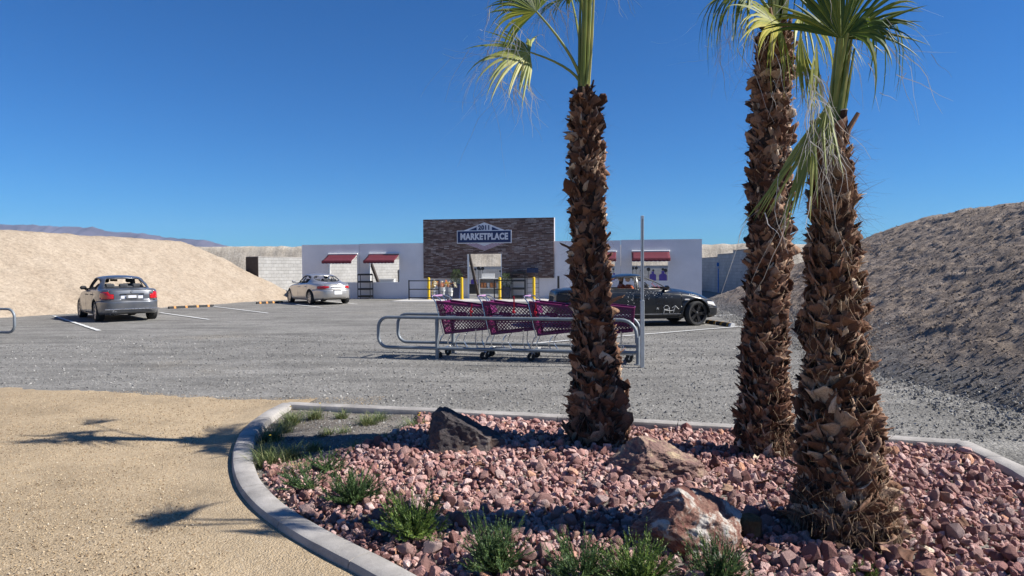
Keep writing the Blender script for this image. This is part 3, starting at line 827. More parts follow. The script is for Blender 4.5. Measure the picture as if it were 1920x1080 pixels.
PALM = [ # base, list of (z, x, y) axis, radii
    dict(px=[(855, 1122), (800, 1122), (700, 1117), (600, 1110), (500, 1106), (400, 1102), (300, 1099), (240, 1098), (175, 1094)], Y=5.97, r=[.27, .26, .20, .175, .165, .155, .14, .12, .07]),
    dict(px=[(880, 1436), (800, 1433), (700, 1435), (600, 1436), (500, 1441), (400, 1443), (300, 1443), (200, 1446), (100, 1453), (58, 1455)], Y=5.58, r=[.235, .215, .185, .175, .172, .172, .17, .16, .145, .11]),
    dict(px=[(1045, 1588), (900, 1578), (800, 1567), (700, 1568), (600, 1563), (500, 1561), (400, 1562), (300, 1560), (255, 1560)], Y=3.86, r=[.285, .245, .20, .18, .155, .137, .116, .094, .075])]
for p in PALM:
    p['ax'] = [at(x, y, p['Y']) for (y, x) in p['px']]
    p['ax'][0].z = 0.02
    TRUNKS.append((p['ax'][0].x, p['ax'][0].y, p['r'][0]))
def axis_at(p, z):
    zs = [a.z for a in p['ax']]
    return Vector((np.interp(z, zs, [a.x for a in p['ax']]), p['Y'], z)), float(np.interp(z, zs, p['r']))

bases = [hull_rock(s, 15+s % 5, (1, .65+.3*random.random(), .5+.3*random.random())) for s in range(16)]
rs = np.random.RandomState(3)
dl_ = [gp(400, 905), gp(500, 885), gp(600, 872), gp(690, 850), gp(765, 818), gp(790, 775), gp(800, 700)]
dirt_poly = np.array([(p.x, p.y) for p in dl_]+[(-6, 9), (-6, 5)])
pts = []; sp = .060
for i, x in enumerate(np.arange(-2.6, 4.2, sp)):
    for j, y in enumerate(np.arange(2.0, 7.8, sp*.87)):
        pts.append((x+(j % 2)*sp/2, y))
pts = np.array(pts)+rs.uniform(-.022, .022, (len(pts), 2))
def keep(pts, m1=.125):
    d = sd_poly(ring, pts[:, 0], pts[:, 1]); dd = sd_poly(dirt_poly, pts[:, 0], pts[:, 1])
    k = (d < -m1) & (dd > .0+.08*fbm(pts[:, 0]*4, pts[:, 1]*4, 2))
    for (x, y, r) in TRUNKS: k &= np.hypot(pts[:, 0]-x, pts[:, 1]-y) > r*.95
    return pts[k]
a = keep(pts); b = keep(pts+rs.uniform(-.05, .05, pts.shape)); b = b[rs.rand(len(b)) < .45]
def lay(q, lift, lo, hi):
    s = lo+(hi-lo)*rs.rand(len(q))**1.8
    z = bed_h(q[:, 0], q[:, 1])+lift+s*.25*rs.rand(len(q))
    return np.column_stack([q, z]), s
P1, s1 = lay(a, .005, .026, .046); P2, s2 = lay(b, .030, .020, .050)
fr = a[rs.rand(len(a)) < .05]; P3, s3 = lay(fr, .040, .045, .068)
sm_ = keep(np.column_stack([rs.uniform(-2.5, 4, 9000), rs.uniform(2, 7.6, 9000)]), .1); P4, s4 = lay(sm_, .03, .008, .02)
P = np.vstack([P1, P2, P3, P4]); sc = np.concatenate([s1, s2, s3, s4])
# pick the 300 that show largest in the picture
d = P-np.array([0, 0, CH]); dep = d[:, 1]; px = 960+1280*d[:, 0]/dep; py = 505-1280*d[:, 2]/dep
vis = (px > 10) & (px < 1910) & (py < 1068) & (py > 600)
score = np.where(vis, sc/dep*(1+.5*(P[:, 2] > bed_h(P[:, 0], P[:, 1])+.03)), 0)
idx = np.argsort(-score)[:300]; mask = np.ones(len(P), bool); mask[idx] = False
vm = [mesh_np('rock', V, F, MAT['lava']) for V, F in bases]
rr = random.Random(9)
for i in idx:
    o = link('rock', vm[rr.randrange(16)], bed, tuple(P[i]), (rr.uniform(0, 6.3), rr.uniform(0, 6.3), rr.uniform(0, 6.3)), (float(sc[i]),)*3)
scatter('rock', bases, P[mask], sc[mask], MAT['lava'], rs, bed)

# ---- loose gravel on the lot and the tan path (real little stones)
def loose(name, n, region, lo, hi, m, seed, test=None, z=.0):
    r = np.random.RandomState(seed); x0, x1, y0, y1 = region
    y = y0+(y1-y0)*r.rand(n)**1.5; x = x0+(x1-x0)*r.rand(n)
    k = (np.abs(x) < y*.80+.3) & (sd_poly(ring, x, y) > .10)
    if test is not None: k &= test(x, y)
    x = x[k]; y = y[k]; s = lo+(hi-lo)*r.rand(len(x))**3
    bs = [hull_rock(100+i, 7, (1, .8, .7)) for i in range(6)]
    return scatter(name, bs, np.column_stack([x, y, np.full(len(x), z)+s*.2]), s, m, r)
tedge_x = [gp(0, 726).x, gp(180, 731).x, gp(330, 741).x, gp(450, 747).x, gp(540, 747).x]; tedge_y = [gp(0, 726).y, gp(180, 731).y, gp(330, 741).y, gp(450, 747).y, gp(540, 747).y]
def on_tan(x, y): return (x < -1.6) & (y < np.interp(x, tedge_x, tedge_y)+.05*vnoise(x*6, y*6))
def stone_mat(name, cols):
    t = NT(name); g = t.n('NewGeometry')
    t.col(t.ramp(g.outputs['Random Per Island'], cols).outputs[0], .72); return t.fin(.9, spec=.2)
MAT['lotstone'] = stone_mat('lot_stone', [(0, (.17, .165, .155)), (.4, (.29, .28, .265)), (.8, (.40, .39, .37)), (1, (.52, .51, .48))])
MAT['tanstone'] = stone_mat('tan_stone', [(0, (.24, .16, .10)), (.35, (.48, .36, .22)), (.8, (.62, .49, .33)), (1, (.76, .66, .51))])
loose('loose_lot_gravel', 52000, (-11, 9, 6.2, 17), .005, .024, MAT['lotstone'], 21, lambda x, y: ~on_tan(x, y))
loose('loose_tan_gravel', 90000, (-7, 0, 2.7, 9.0), .003, .0095, MAT['tanstone'], 22, on_tan, .014)
q = np.column_stack([rs.uniform(-2.6, 0, 9000), rs.uniform(4.5, 7.7, 9000)]); k = (sd_poly(ring, q[:, 0], q[:, 1]) < -.1) & (sd_poly(dirt_poly, q[:, 0], q[:, 1]) < .1); q = q[k]
scatter('corner_gravel', [hull_rock(300+i, 7, (1, .8, .7)) for i in range(5)], np.column_stack([q, bed_h(q[:, 0], q[:, 1])+.003]), .004+.012*rs.rand(len(q))**2, MAT['lotstone'], rs)
# stones lying on the right berm's foot
r_ = np.random.RandomState(7); n = 12000; y = r_.uniform(6.5, 26, n); x = 5.2+.137*(y-6)+np.abs(r_.normal(0, 1.3, n))-.7
k = x < y*.8; x = x[k]; y = y[k]
scatter('berm_foot_stones', [hull_rock(200+i, 8) for i in range(5)], np.column_stack([x, y, np.clip((x-(5.2+.137*(y-6)))*.42, 0, 3)+.02]), .008+.022*r_.rand(len(x))**3, MAT['lotstone'], r_)

# clods and pebbles lying all over the right berm
vb = np.empty(len(rb.data.vertices)*3, np.float32); rb.data.vertices.foreach_get('co', vb); vb = vb.reshape(-1, 3)
vb = vb[(vb[:, 2] > .03) & (vb[:, 1] > 4.5) & (vb[:, 0] < vb[:, 1]*.82) & (vb[:, 0] < 14.5)]
w_ = 1/(vb[:, 1]**1.5); ii = r_.choice(len(vb), 26000, p=w_/w_.sum()); q = vb[ii]+r_.uniform(-.03, .03, (26000, 3))*np.array([1, 1, 0])
scatter('berm_clods', [hull_rock(400+i, 8, (1, .8, .6)) for i in range(5)], q, .006+.032*r_.rand(len(q))**4, MAT['berm_r'], r_)
# ---- boulders
from mathutils import noise as mnoise
def boulder(name, loc, size, planes, seed, m, label, rz=0, amp=.06, rough=.02):
    bm = bmesh.new(); bmesh.ops.create_icosphere(bm, subdivisions=6, radius=1.0)
    V = np.array([v.co[:] for v in bm.verts]); F = np.array([[v.index for v in f.verts] for f in bm.faces]); bm.free()
    r = np.random.RandomState(seed)
    for (n, dd) in planes:
        n = np.array(n, float); n /= np.linalg.norm(n); e = V@n-dd; V = V-np.outer(np.clip(e, 0, None)*.97, n)
    for _ in range(9):
        n = r.normal(size=3); n /= np.linalg.norm(n); e = V@n-r.uniform(.72, .9); V = V-np.outer(np.clip(e, 0, None)*.95, n)
    N = V/np.linalg.norm(V, axis=1)[:, None]
    off = Vector((seed*3.1, 0, 0)); D = np.zeros(len(V))
    for i in range(len(V)):
        p = Vector(V[i]); D[i] = amp*mnoise.fractal(p*1.9+off, .8, 2.1, 4)+rough*mnoise.ridged_multi_fractal(p*5+off, .9, 2.2, 4, 1, 2)-rough*1.5
    V = (V+N*D[:, None])*np.array(size)
    me = mesh_np(name, V, F, m, True)
    try: me.set_sharp_from_angle(angle=rad(32))
    except Exception: pass
    o = link(name, me, None, loc, (0, 0, rz)); return tag(o, label, 'boulder')
g = gp(862, 850, .08)
boulder('boulder', (g.x, g.y+.12, .17), (.37, .25, .30), [((-1, -.1, .12), .70), ((.62, -.1, 1), .50), ((0, -1, .15), .6), ((.1, 1, .3), .6), ((-.15, 0, 1), .92)], 2, MAT['b_dark'], 'dark slate boulder with a high left end, back left of the rock bed', amp=.10, rough=.03)
g = gp(1240, 895, .1)
boulder('boulder', (g.x, g.y+.12, .16), (.36, .30, .20), [((-.9, -.3, .6), .66), ((.6, -.1, 1), .56), ((0, -1, .35), .62), ((1, 0, .2), .9)], 5, MAT['b_rust'], 'low rusty brown boulder at the foot of the left palm', amp=.11, rough=.045)
g = gp(1293, 1025, .1)
boulder('boulder', (g.x, g.y+.05, .155), (.365, .27, .255), [((-.75, -.2, .62), .62), ((-.55, -.7, -.35), .55), ((.5, -.2, .8), .66), ((.1, -1, .25), .60), ((.9, -.5, .1), .75)], 11, MAT['b_pale'], 'large white and maroon veined boulder in front of the palms', amp=.08, rough=.03)
g = gp(1412, 1010, .1)
boulder('boulder', (g.x, g.y+.06, .13), (.085, .08, .09), [], 17, MAT['b_brown'], 'small round brown stone just right of the big veined boulder', amp=.03, rough=.008)

# ---- palm trunks
def boot_mesh(seed):
    """a cut, dried leaf base: a cupped strap, split and curled at the tip; origin at its root, +z along it, -y is outward"""
    r = random.Random(seed); nU, nV = 5, 6
    V = []; w0 = .27+.15*r.random(); curl = .03+.40*r.random()**1.8; cup = .06+.20*r.random(); tw = r.uniform(-.7, .7); skew = r.uniform(-.4, .4)
    flare = r.uniform(-.25, .3); jag = [r.uniform(-.22, .10) for _ in range(nU)]; wob = r.uniform(-.10, .10)
    if seed % 2: jag[2] -= .2                      # split tips
    if seed % 5 == 3: flare = -.75
    for side in (0, 1):
        for j in range(nV):
            t = j/(nV-1); w = w0*(1+flare*t)
            for i in range(nU):
                q = -1+2*i/(nU-1); tt = t+jag[i]*(t**3)
                x = q*w+wob*math.sin(t*4); y = cup*q*q*(1-.4*t)-curl*tt*tt*.8+(.028 if side else 0)+.03*math.sin(q*5+t*6+seed)*t
                an = tw*tt; x2 = x*math.cos(an)-y*math.sin(an); y2 = x*math.sin(an)+y*math.cos(an)
                V.append((x2+skew*tt*tt*.5, y2, tt*(1-.25*curl*tt)))
    F = []; o = nU*nV
    for j in range(nV-1):
        for i in range(nU-1):
            q = (j*nU+i, j*nU+i+1, (j+1)*nU+i+1, (j+1)*nU+i); F.append(q); F.append(tuple(o+k for k in q[::-1]))
    for i in range(nU-1):
        a = (nV-1)*nU+i; F.append((a, a+1, o+a+1, o+a))
    for j in range(nV-1):
        F.append((j*nU, (j+1)*nU, o+(j+1)*nU, o+j*nU)); a = j*nU+nU-1; F.append((a+nU, a, o+a, o+a+nU))
    return np.array(V), np.array(F)
BOOTS = [boot_mesh(s) for s in range(14)]
bootme = [mesh_np('boot', V, F, MAT['boot'], True) for V, F in BOOTS]
def palm_trunk(p, tree, rnd, blen, open_f, spacing, hair):
    z0, z1 = .04, p['ax'][-1].z
    # core
    b = MB(); n = 18; rows = 40; V = []; F = []
    for j in range(rows):
        z = z0-.05+(z1-z0+.10)*j/(rows-1); c, r = axis_at(p, z)
        for k in range(n):
            a_ = 2*math.pi*k/n; rr_ = r*(.80+.06*math.sin(k*5.1+j*2.3)); V.append((c.x+rr_*math.cos(a_), c.y+rr_*math.sin(a_), z))
    for j in range(rows-1):
        for k in range(n): F.append((j*n+k, j*n+(k+1) % n, (j+1)*n+(k+1) % n, (j+1)*n+k))
    F.append(tuple((rows-1)*n+k for k in range(n)))
    o0 = tree.location
    V = [(v[0]-o0.x, v[1]-o0.y, v[2]) for v in V]
    b.add(V, F); b.build('trunk', MAT['core'], tree, True)
    items = []; z = z0; i = 0; acc = 0
    while z < z1:
        c, r = axis_at(p, z); cnt = max(6, int(2*math.pi*r/(spacing)))
        for k in range(cnt):
            a_ = 2*math.pi*(k+.5*(i % 2)+rnd.uniform(-.18, .18))/cnt
            zz = z+rnd.uniform(-.018, .018); c2, r2 = axis_at(p, zz); r2 *= .83
            items.append((zz, a_, c2, r2, i, k))
        z += spacing*rnd.uniform(.60, .74)*(1 if z > .3 else .8); i += 1
    def M_of(it):
        zz, a_, c, r, i, k = it
        out = Vector((math.cos(a_), math.sin(a_), 0)); up = Vector((0, 0, 1)); side = up.cross(out)
        lean = open_f(zz)*(rnd.uniform(.4, 1.4)); sw = (1 if (i+k) % 2 else -1)*rnd.uniform(.2, .95)
        if rnd.random() < .13: lean += rnd.uniform(.2, .65) 
        if rnd.random() < .04: sw *= 1.9
        zdir = (up*math.cos(lean)+out*math.sin(lean)); zdir = (zdir*math.cos(sw)+side*math.sin(sw)).normalized()
        xdir = zdir.cross(out).normalized(); xdir = (-xdir); ydir = zdir.cross(xdir)
        s = blen*(1.35 if zz < 1.0 else (1.22 if zz < 1.7 else 1.15))*rnd.uniform(.75, 1.25)*(r/.17)**.25
        if rnd.random() < .06: s *= 1.4
        root = c+out*(r*.93)
        Mx = Matrix(((xdir.x, ydir.x, zdir.x), (xdir.y, ydir.y, zdir.y), (xdir.z, ydir.z, zdir.z)))
        if (Mx @ Vector((0, -1, 0))).dot(out) < 0: 
            Mx = Matrix(((-xdir.x, -ydir.x, zdir.x), (-xdir.y, -ydir.y, zdir.y), (-xdir.z, -ydir.z, zdir.z)))
        return Mx, root, s
    data = []
    for it in items:
        Mx, root, s = M_of(it); face = -(math.cos(it[1])*it[2].x+math.sin(it[1])*it[2].y)/math.hypot(it[2].x, it[2].y)
        pyv = 505-1280*(it[2].z-CH)/p['Y']
        vis = face+.45*(0 < pyv < 1080)
        data.append((vis, Mx, root, s, rnd.randrange(len(BOOTS))))
    data.sort(key=lambda d: -d[0])
    VV = []; FF = []; off = 0
    for n_, (vis, Mx, root, s, bi) in enumerate(data):
        wide = rnd.uniform(.75, 1.2)
        if n_ < 300:
            o = link('boot', bootme[bi], tree); m4 = Mx.to_4x4() @ Matrix.Diagonal((s*wide, s, s, 1)); m4.translation = root-o0; o.matrix_local = m4
        else:
            Vb, Fb = BOOTS[bi]; A_ = np.array(Mx); vv = (Vb*np.array([s*wide, s, s]))@A_.T+np.array(root-o0)
            VV.append(vv); FF.append(Fb+off); off += len(vv)
    if VV: tag(link('boot', mesh_np('boot', np.concatenate(VV), np.concatenate(FF), MAT['boot'], True), tree), kind='stuff')
    # loose fibres
    V = []; F = []
    for h in range(hair):
        zz = rnd.uniform(z0, z1) if rnd.random() < .7 else rnd.uniform(z0, z0+.35); c, r = axis_at(p, zz); a_ = rnd.uniform(0, 6.283)
        out = Vector((math.cos(a_), math.sin(a_), 0)); side = Vector((-out.y, out.x, 0)); L = rnd.uniform(.05, .17); w = rnd.uniform(.0007, .002)
        q = c+out*(r*.98)-o0; d_ = (out*rnd.uniform(.1, 1.0)+side*rnd.uniform(-.9, .9)+Vector((0, 0, rnd.uniform(-.7, .9)))).normalized(); q.z = zz
        bnd = Vector((rnd.uniform(-1, 1), rnd.uniform(-1, 1), rnd.uniform(-1.4, .3)))*.7
        wv = d_.cross(Vector((.3, .2, 1))).normalized()*w
        n0 = len(V)
        for j in range(4):
            t = j/3; pt = q+d_*(L*t)+bnd*(L*t*t*.5); ww = wv*(1-.7*t); V += [tuple(pt-ww), tuple(pt+ww)]
        for j in range(3): F.append((n0+2*j, n0+2*j+1, n0+2*j+3, n0+2*j+2))
    tag(link('fibre', mesh_np('fibre', np.array(V), np.array(F), MAT['fibre']), tree), kind='stuff')

# ---- fan fronds
def fan(tree, H, d, nrm, R, nseg, span, m, droop=.5, petiole_from=None, prad=.012, seed=0, width=1.0, tiplen=1.0, threads=14, ragged=.2, name='frond', bend=1.0, pm=None):
    """H hastula (world), d outward axis of the blade, nrm blade normal; segments fan over +-span"""
    r = random.Random(seed); o0 = tree.location; H = Vector(H); d = Vector(d).normalized(); nrm = Vector(nrm); nrm = (nrm-d*nrm.dot(d)).normalized(); sd_ = nrm.cross(d)
    V = []; F = []; NT_ = 11
    dth = 2*span/nseg
    tips = []
    for i in range(nseg):
        th = -span+dth*(i+.5); L = R*(1-.22*(abs(th)/span)**2)*(1+r.uniform(-ragged, ragged*.4))*tiplen
        dirv = d*math.cos(th)+sd_*math.sin(th); tw = -d*math.sin(th)+sd_*math.cos(th)
        fuse = .42+.10*r.random(); lift = r.uniform(-.02, .02); dr_ = droop*(1+r.uniform(-.4, .9)); sidek = r.uniform(-.22, .22)
        if r.random() < .12: L *= r.uniform(.55, .85)
        n0 = len(V)
        for j in range(NT_):
            t = j/(NT_-1); rr_ = L*t
            hw = (R*t*math.tan(dth/2)*1.04) if t < fuse else R*fuse*math.tan(dth/2)*1.04*max(.02, ((1-t)/(1-fuse))**.8)
            hw *= width
            fold = hw*.55
            sg = max(0, t-fuse*.8)
            pos = H+dirv*(rr_*(1-.30*dr_*sg*sg*2))+nrm*(-.06*R*math.sin(t*2)*bend+lift*t*R)+tw*(sidek*sg*L)
            pos.z -= dr_*L*sg**1.8*1.5
            V += [tuple(pos-tw*hw-o0), tuple(pos+nrm*fold-o0), tuple(pos+tw*hw-o0)]
        tips.append((pos, dirv))
        for j in range(NT_-1):
            a_ = n0+3*j; F.append((a_, a_+1, a_+4, a_+3)); F.append((a_+1, a_+2, a_+5, a_+4))
    fo = link(name, mesh_np(name, np.array(V), np.array(F), m, False), tree)
    # hanging threads
    V = []; F = []
    for k in range(threads):
        i = r.randrange(nseg); a0 = 3*(NT_-1-r.randrange(0, 5)); n0v = i*NT_*3+a0
        pos, dirv = tips[i]
        th = -span+dth*(i+.5); t0 = r.uniform(.5, 1.0)
        q = H+(pos-H)*t0-o0; L = r.uniform(.10, .45)*R/.6; w = r.uniform(.0012, .0034)
        dv = (dirv*r.uniform(.0, .9)+Vector((r.uniform(-.5, .5), r.uniform(-.4, .4), r.uniform(-1, -.1)))).normalized(); bnd = Vector((r.uniform(-.8, .8), r.uniform(-.6, .6), r.uniform(-1.2, .5)))
        n0 = len(V)
        for j in range(7):
            t = j/6; pt = q+dv*(L*t)+bnd*(L*t*t*.6)+Vector((math.sin(t*9+k), 0, math.cos(t*7+k)))*L*.03; V += [tuple(pt+Vector((w, 0, 0))*(1-.8*t)), tuple(pt-Vector((w, 0, w))*(1-.8*t))]
        for j in range(6): F.append((n0+2*j, n0+2*j+1, n0+2*j+3, n0+2*j+2))
    if V: tag(link('thread', mesh_np('thread', np.array(V), np.array(F), MAT['thread']), fo), kind='stuff')
    if petiole_from is not None:
        A_ = Vector(petiole_from); B_2 = H; mid = (A_+B_2)/2+Vector((0, 0, .05*(B_2-A_).length))*0
        c1 = A_+Vector((0, 0, (B_2-A_).length*.35))
        pts = []
        for j in range(9):
            t = j/8; pts.append((A_*(1-t)**2+c1*2*t*(1-t)+B_2*t*t)-o0)
        b = MB(); b.tube(pts, [prad*(1.9-1.1*j/8) for j in range(9)], 7); b.build('petiole', pm or MAT['petiole'], fo, True)
    return fo
labs = ['palm tree with the slimmest trunk, left of the other two, behind the cart corral', 'palm tree with the tall brown trunk, middle of the three', 'nearest palm tree, rightmost, with shaggy split boots at its foot']
trees = []
for i, p in enumerate(PALM):
    t = empty('palm_tree', (p['ax'][0].x, p['ax'][0].y, 0), 0, labs[i], 'palm tree', 'fan palms in the rock bed'); trees.append(t)
rp = random.Random(4)
palm_trunk(PALM[0], trees[0], rp, .105, lambda z: .07+.12*(z > 2.2)+.35*(z > 2.7), .060, 2200)
palm_trunk(PALM[1], trees[1], rp, .092, lambda z: .10+.10*(z < .6), .056, 2400)
palm_trunk(PALM[2], trees[2], rp, .090, lambda z: .12+.16*(.5 < z < .9)+.12*(z > 1.6), .055, 4200)
def shaft(tree, base, top, w, n, seed, m):
    """the bundle of upright new leaves and petioles above the trunk"""
    r = random.Random(seed); o0 = tree.location; b = MB()
    for k in range(n):
        a_ = r.uniform(0, 6.28); q = r.random()**.5*w
        A_ = Vector(base)+Vector((math.cos(a_)*q*.8, math.sin(a_)*q*.8, -.05)); B_2 = Vector(top)+Vector((math.cos(a_)*q*1.3, math.sin(a_)*q*1.3, r.uniform(-.15, .1)))
        mid = (A_+B_2)/2+Vector((math.cos(a_)*w*.15, math.sin(a_)*w*.15, 0))
        b.tube([A_-o0, mid-o0, B_2-o0], [w*.32, w*.26, w*.14], 5)
    b.build('spear_leaf', m, tree)

P1_, P2_, P3_ = PALM
# left palm
T = P1_['ax'][-1]; Y = P1_['Y']
shaft(trees[0], T, at(1103, -60, Y), .05, 16, 1, MAT['petiole'])
fan(trees[0], at(1006, 22, Y-.10), (-.75, -.25, .75), (.25, -1, .10), .52, 30, 1.55, MAT['frond'], .45, T+Vector((0, 0, -.02)), .010, 11, threads=90, ragged=.12)
fan(trees[0], at(994, 98, Y+.05), (-.97, -.2, .16), (.15, -.85, .6), .62, 32, 1.7, MAT['frondp'], .30, T, .009, 12, threads=170, ragged=.35)
fan(trees[0], at(1082, -55, Y), (-.45, .1, .9), (-.3, -1, .2), .46, 30, 1.3, MAT['frond'], .35, at(1096, 60, Y), .010, 13, threads=50)
fan(trees[0], at(1122, -60, Y+.1), (.5, .3, .8), (.5, -.8, -.3), .44, 30, 1.3, MAT['frondy'], .3, at(1102, 60, Y), .010, 14, threads=40)
fan(trees[0], at(1070, -8, Y+.55), (-.45, .9, .25), (-.2, -.35, .9), .48, 30, 1.4, MAT['frond'], .4, T, .009, 15, threads=30)
# middle palm
T = P2_['ax'][-1]; Y = P2_['Y']
fan(trees[1], at(1462, 45, Y-.22), (-.75, -.35, .30), (.1, -.75, .65), .60, 34, 1.75, MAT['frondy'], .62, T, .012, 21, threads=30)
fan(trees[1], at(1418, -12, Y-.1), (-.95, 0, .12), (.0, -.5, .85), .62, 30, 1.2, MAT['frond'], .85, T, .012, 22, threads=34)
fan(trees[1], at(1500, 28, Y-.30), (.55, -.4, -.35), (.5, -.75, .5), .58, 30, 1.3, MAT['frondy'], .75, T, .012, 23, threads=20)
fan(trees[1], at(1440, -100, Y+.1), (-.6, .3, .7), (-.3, -1, .2), .6, 34, 1.6, MAT['frond'], .3, T, .012, 24, threads=15)
fan(trees[1], at(1520, -110, Y+.1), (.6, .3, .6), (.5, -.8, -.3), .6, 34, 1.6, MAT['frond'], .35, T, .012, 25, threads=15)
fan(trees[1], at(1480, -90, Y+.35), (.1, 1, .5), (0, -.5, .9), .8, 34, 1.6, MAT['frond'], .4, T, .012, 26, threads=15)
shaft(trees[1], T, at(1462, -80, Y), .06, 14, 2, MAT['petiole'])
# near palm
T = P3_['ax'][-1]; Y = P3_['Y']
fan(trees[2], at(1577, 72, Y-.05), (.12, -.12, 1), (-.05, -1, -.1), .62, 42, 1.45, MAT['frond'], .25, T+Vector((.02, 0, -.05)), .018, 31, threads=10, ragged=.05)
fan(trees[2], at(1590, 55, Y-.02), (.9, -.1, .30), (-.3, -.7, .7), .50, 20, .7, MAT['frond'], .95, T, .012, 32, threads=14)
fan(trees[2], at(1590, 62, Y-.1), (.5, -.4, .2), (-.2, -.8, .5), .34, 9, 1.0, MAT['frond'], 1.2, T, .010, 37, threads=6)
fan(trees[2], at(1535, 215, Y-.14), (-.46, -.2, -.90), (-.5, -.8, .2), .72, 17, .25, MAT['frondp'], .10, T+Vector((-.01, -.05, 0)), .012, 33, threads=8, width=1.9)
fan(trees[2], at(1500, 60, Y-.12), (.12, -.2, -1), (.3, -.9, .1), .44, 16, .28, MAT['frondy'], .10, None, .01, 34, threads=14, width=1.8)
fan(trees[2], at(1535, -45, Y+.05), (-.8, .35, .45), (.4, -.3, .85), .50, 30, 1.3, MAT['frond'], .45, at(1583, 60, Y), .012, 35, threads=6)
fan(trees[2], at(1532, 75, Y-.16), (.02, -.15, -1), (.6, -.8, .1), .52, 13, .26, MAT['frondy'], .06, None, .01, 38, threads=40, width=1.3, ragged=.45)
fan(trees[2], at(1553, 190, Y-.15), (-.25, -.3, -.9), (-.3, -.9, .1), .46, 12, .34, MAT['frondp'], .06, None, .01, 39, threads=40, width=1.4, ragged=.45)
shaft(trees[2], T+Vector((0, 0, -.03)), at(1588, 62, Y), .038, 13, 3, MAT['petiole'])
o0 = trees[2].location
for (pb, pt, w0, w1) in (((1576, 262), (1583, 206), .022, .018),):
    b = MB(); b.tube([at(*pb, Y-.03)-o0, at(*pt, Y-.06)-o0], [w0, w1], 8); o = b.build('cut_petiole', MAT['boot'], trees[2], True)
    b = MB(); q = at(*pt, Y-.06)-o0; b.lathe([(w1*1.02, -.003), (w1*1.02, .003)], 10, c=q); b.build('cut_end', MAT['thread'], o)
rq = random.Random(31)
for ti, p_ in enumerate(PALM):          # torn sheaths and cut stubs that lead from the trunk into the crown
    o0 = trees[ti].location; T_p = p_['ax'][-1]; rr0 = p_['r'][-1]
    for k in range(9):
        a = rq.uniform(0, 6.28); c_ = math.cos(a); s_ = math.sin(a); z_ = rq.uniform(-.16, .0); L_ = rq.uniform(.07, .17)
        A_ = T_p+Vector((c_*rr0*.75, s_*rr0*.75, z_))-o0; B_2 = A_+Vector((c_*L_*.45, s_*L_*.45, L_))
        b = MB(); b.tube([A_, (A_+B_2)/2+Vector((c_, s_, 0))*-.01, B_2], [.020, .015, .011], 6); b.build('cut_petiole', MAT['boot'], trees[ti], True)
b = MB(); o0 = trees[0].location; Y = P1_['Y']
b.tube([at(1103, 190, Y-.05)-o0, at(1113, 150, Y-.06)-o0], [.014, .008], 7); b.build('cut_petiole', MAT['boot'], trees[0], True)

# ---- litter: shed boot scraps lying on the rocks
rl = np.random.RandomState(41); VV = []; FF = []; off = 0
for k in range(46):
    tx_, ty_, tr_ = TRUNKS[k % 3]; a = rl.uniform(0, 6.28); d_ = tr_+.08+abs(rl.normal(0, .35)); x = tx_+d_*math.cos(a); y = ty_+d_*math.sin(a)
    if sd_poly(ring, np.array([x]), np.array([y]))[0] > -.15: continue
    Vb, Fb = BOOTS[k % len(BOOTS)]; Rm = np.array(Matrix.Rotation(rl.uniform(0, 6.28), 3, 'Z') @ Matrix.Rotation(rl.uniform(1.2, 1.8), 3, 'X') @ Matrix.Rotation(rl.uniform(-.5, .5), 3, 'Z'))
    vv = (Vb*rl.uniform(.05, .10))@Rm.T+np.array([x, y, float(bed_h(np.array(x), np.array(y)))+.075]); VV.append(vv); FF.append(Fb+off); off += len(vv)
tag(link('palm_litter', mesh_np('palm_litter', np.concatenate(VV), np.concatenate(FF), MAT['boot'], True)), kind='stuff')

# ---- junipers and grass
def sprays(n, size, rnd, up=.6, needle=.012, spread=1.0):
    V = []; F = []
    for s in range(n):
        a_ = rnd.uniform(0, 6.283); el = rnd.uniform(.15, 1.25)*up; L = size*rnd.uniform(.45, 1.1)
        d = Vector((math.cos(a_)*math.cos(el)*spread, math.sin(a_)*math.cos(el)*spread, math.sin(el))).normalized()
        root = Vector((rnd.gauss(0, .12), rnd.gauss(0, .12), 0))*size*.8
        bend = Vector((rnd.uniform(-.3, .3), rnd.uniform(-.3, .3), rnd.uniform(.0, .7)))
        subs = [(0.0, d, L)]
        for q in range(5):
            t = rnd.uniform(.25, .85); dd = (d+Vector((rnd.uniform(-.4, .4), rnd.uniform(-.4, .4), rnd.uniform(-.1, .6)))).normalized(); subs.append((t, dd, L*rnd.uniform(.2, .42)))
        for (t0, dv, LL) in subs:
            st = root+d*(L*t0)+bend*(L*t0*t0*.4)
            m = max(6, int(LL/.0055))
            for k in range(m):
                t = (k+.5)/m; pt = st+dv*(LL*t)+bend*(LL*t*t*.4)
                nv = needle*rnd.uniform(.7, 1.3)*(1.15-.6*t)
                an = rnd.uniform(0, 6.28); ax = dv.cross(Vector((math.cos(an), math.sin(an), .3))).normalized()
                tip = pt+(dv*1.0+ax*.55).normalized()*nv; wv = dv.cross(ax).normalized()*nv*.20
                n0 = len(V); V += [tuple(pt-wv), tuple(pt+wv), tuple(tip)]; F.append((n0, n0+1, n0+2))
    return np.array(V), np.array(F)
rj = random.Random(77)
def juniper(px, py, size, n, label, m='juniper', up=.9, needle=.014):
    g = gp(px, py, .12); V, F = sprays(int(n*1.6), size*1.18, rj, up, needle*1.25)
    # woody stems
    me = mesh_np('juniper_shrub', V, F, MAT[m]); o = link('juniper_shrub', me, None, (g.x, g.y, .06)); tag(o, label, 'shrub')
juniper(662, 925, .20, 75, 'dark juniper shrub, widest one beside the kerb on the left', 'juniper', .85)
juniper(572, 898, .17, 32, 'small grey-green juniper sprig close to the kerb bend', 'juniper', .5)
juniper(612, 868, .16, 38, 'shaded juniper shrub in the trunk shadow, farthest from the camera', 'juniper', .7)
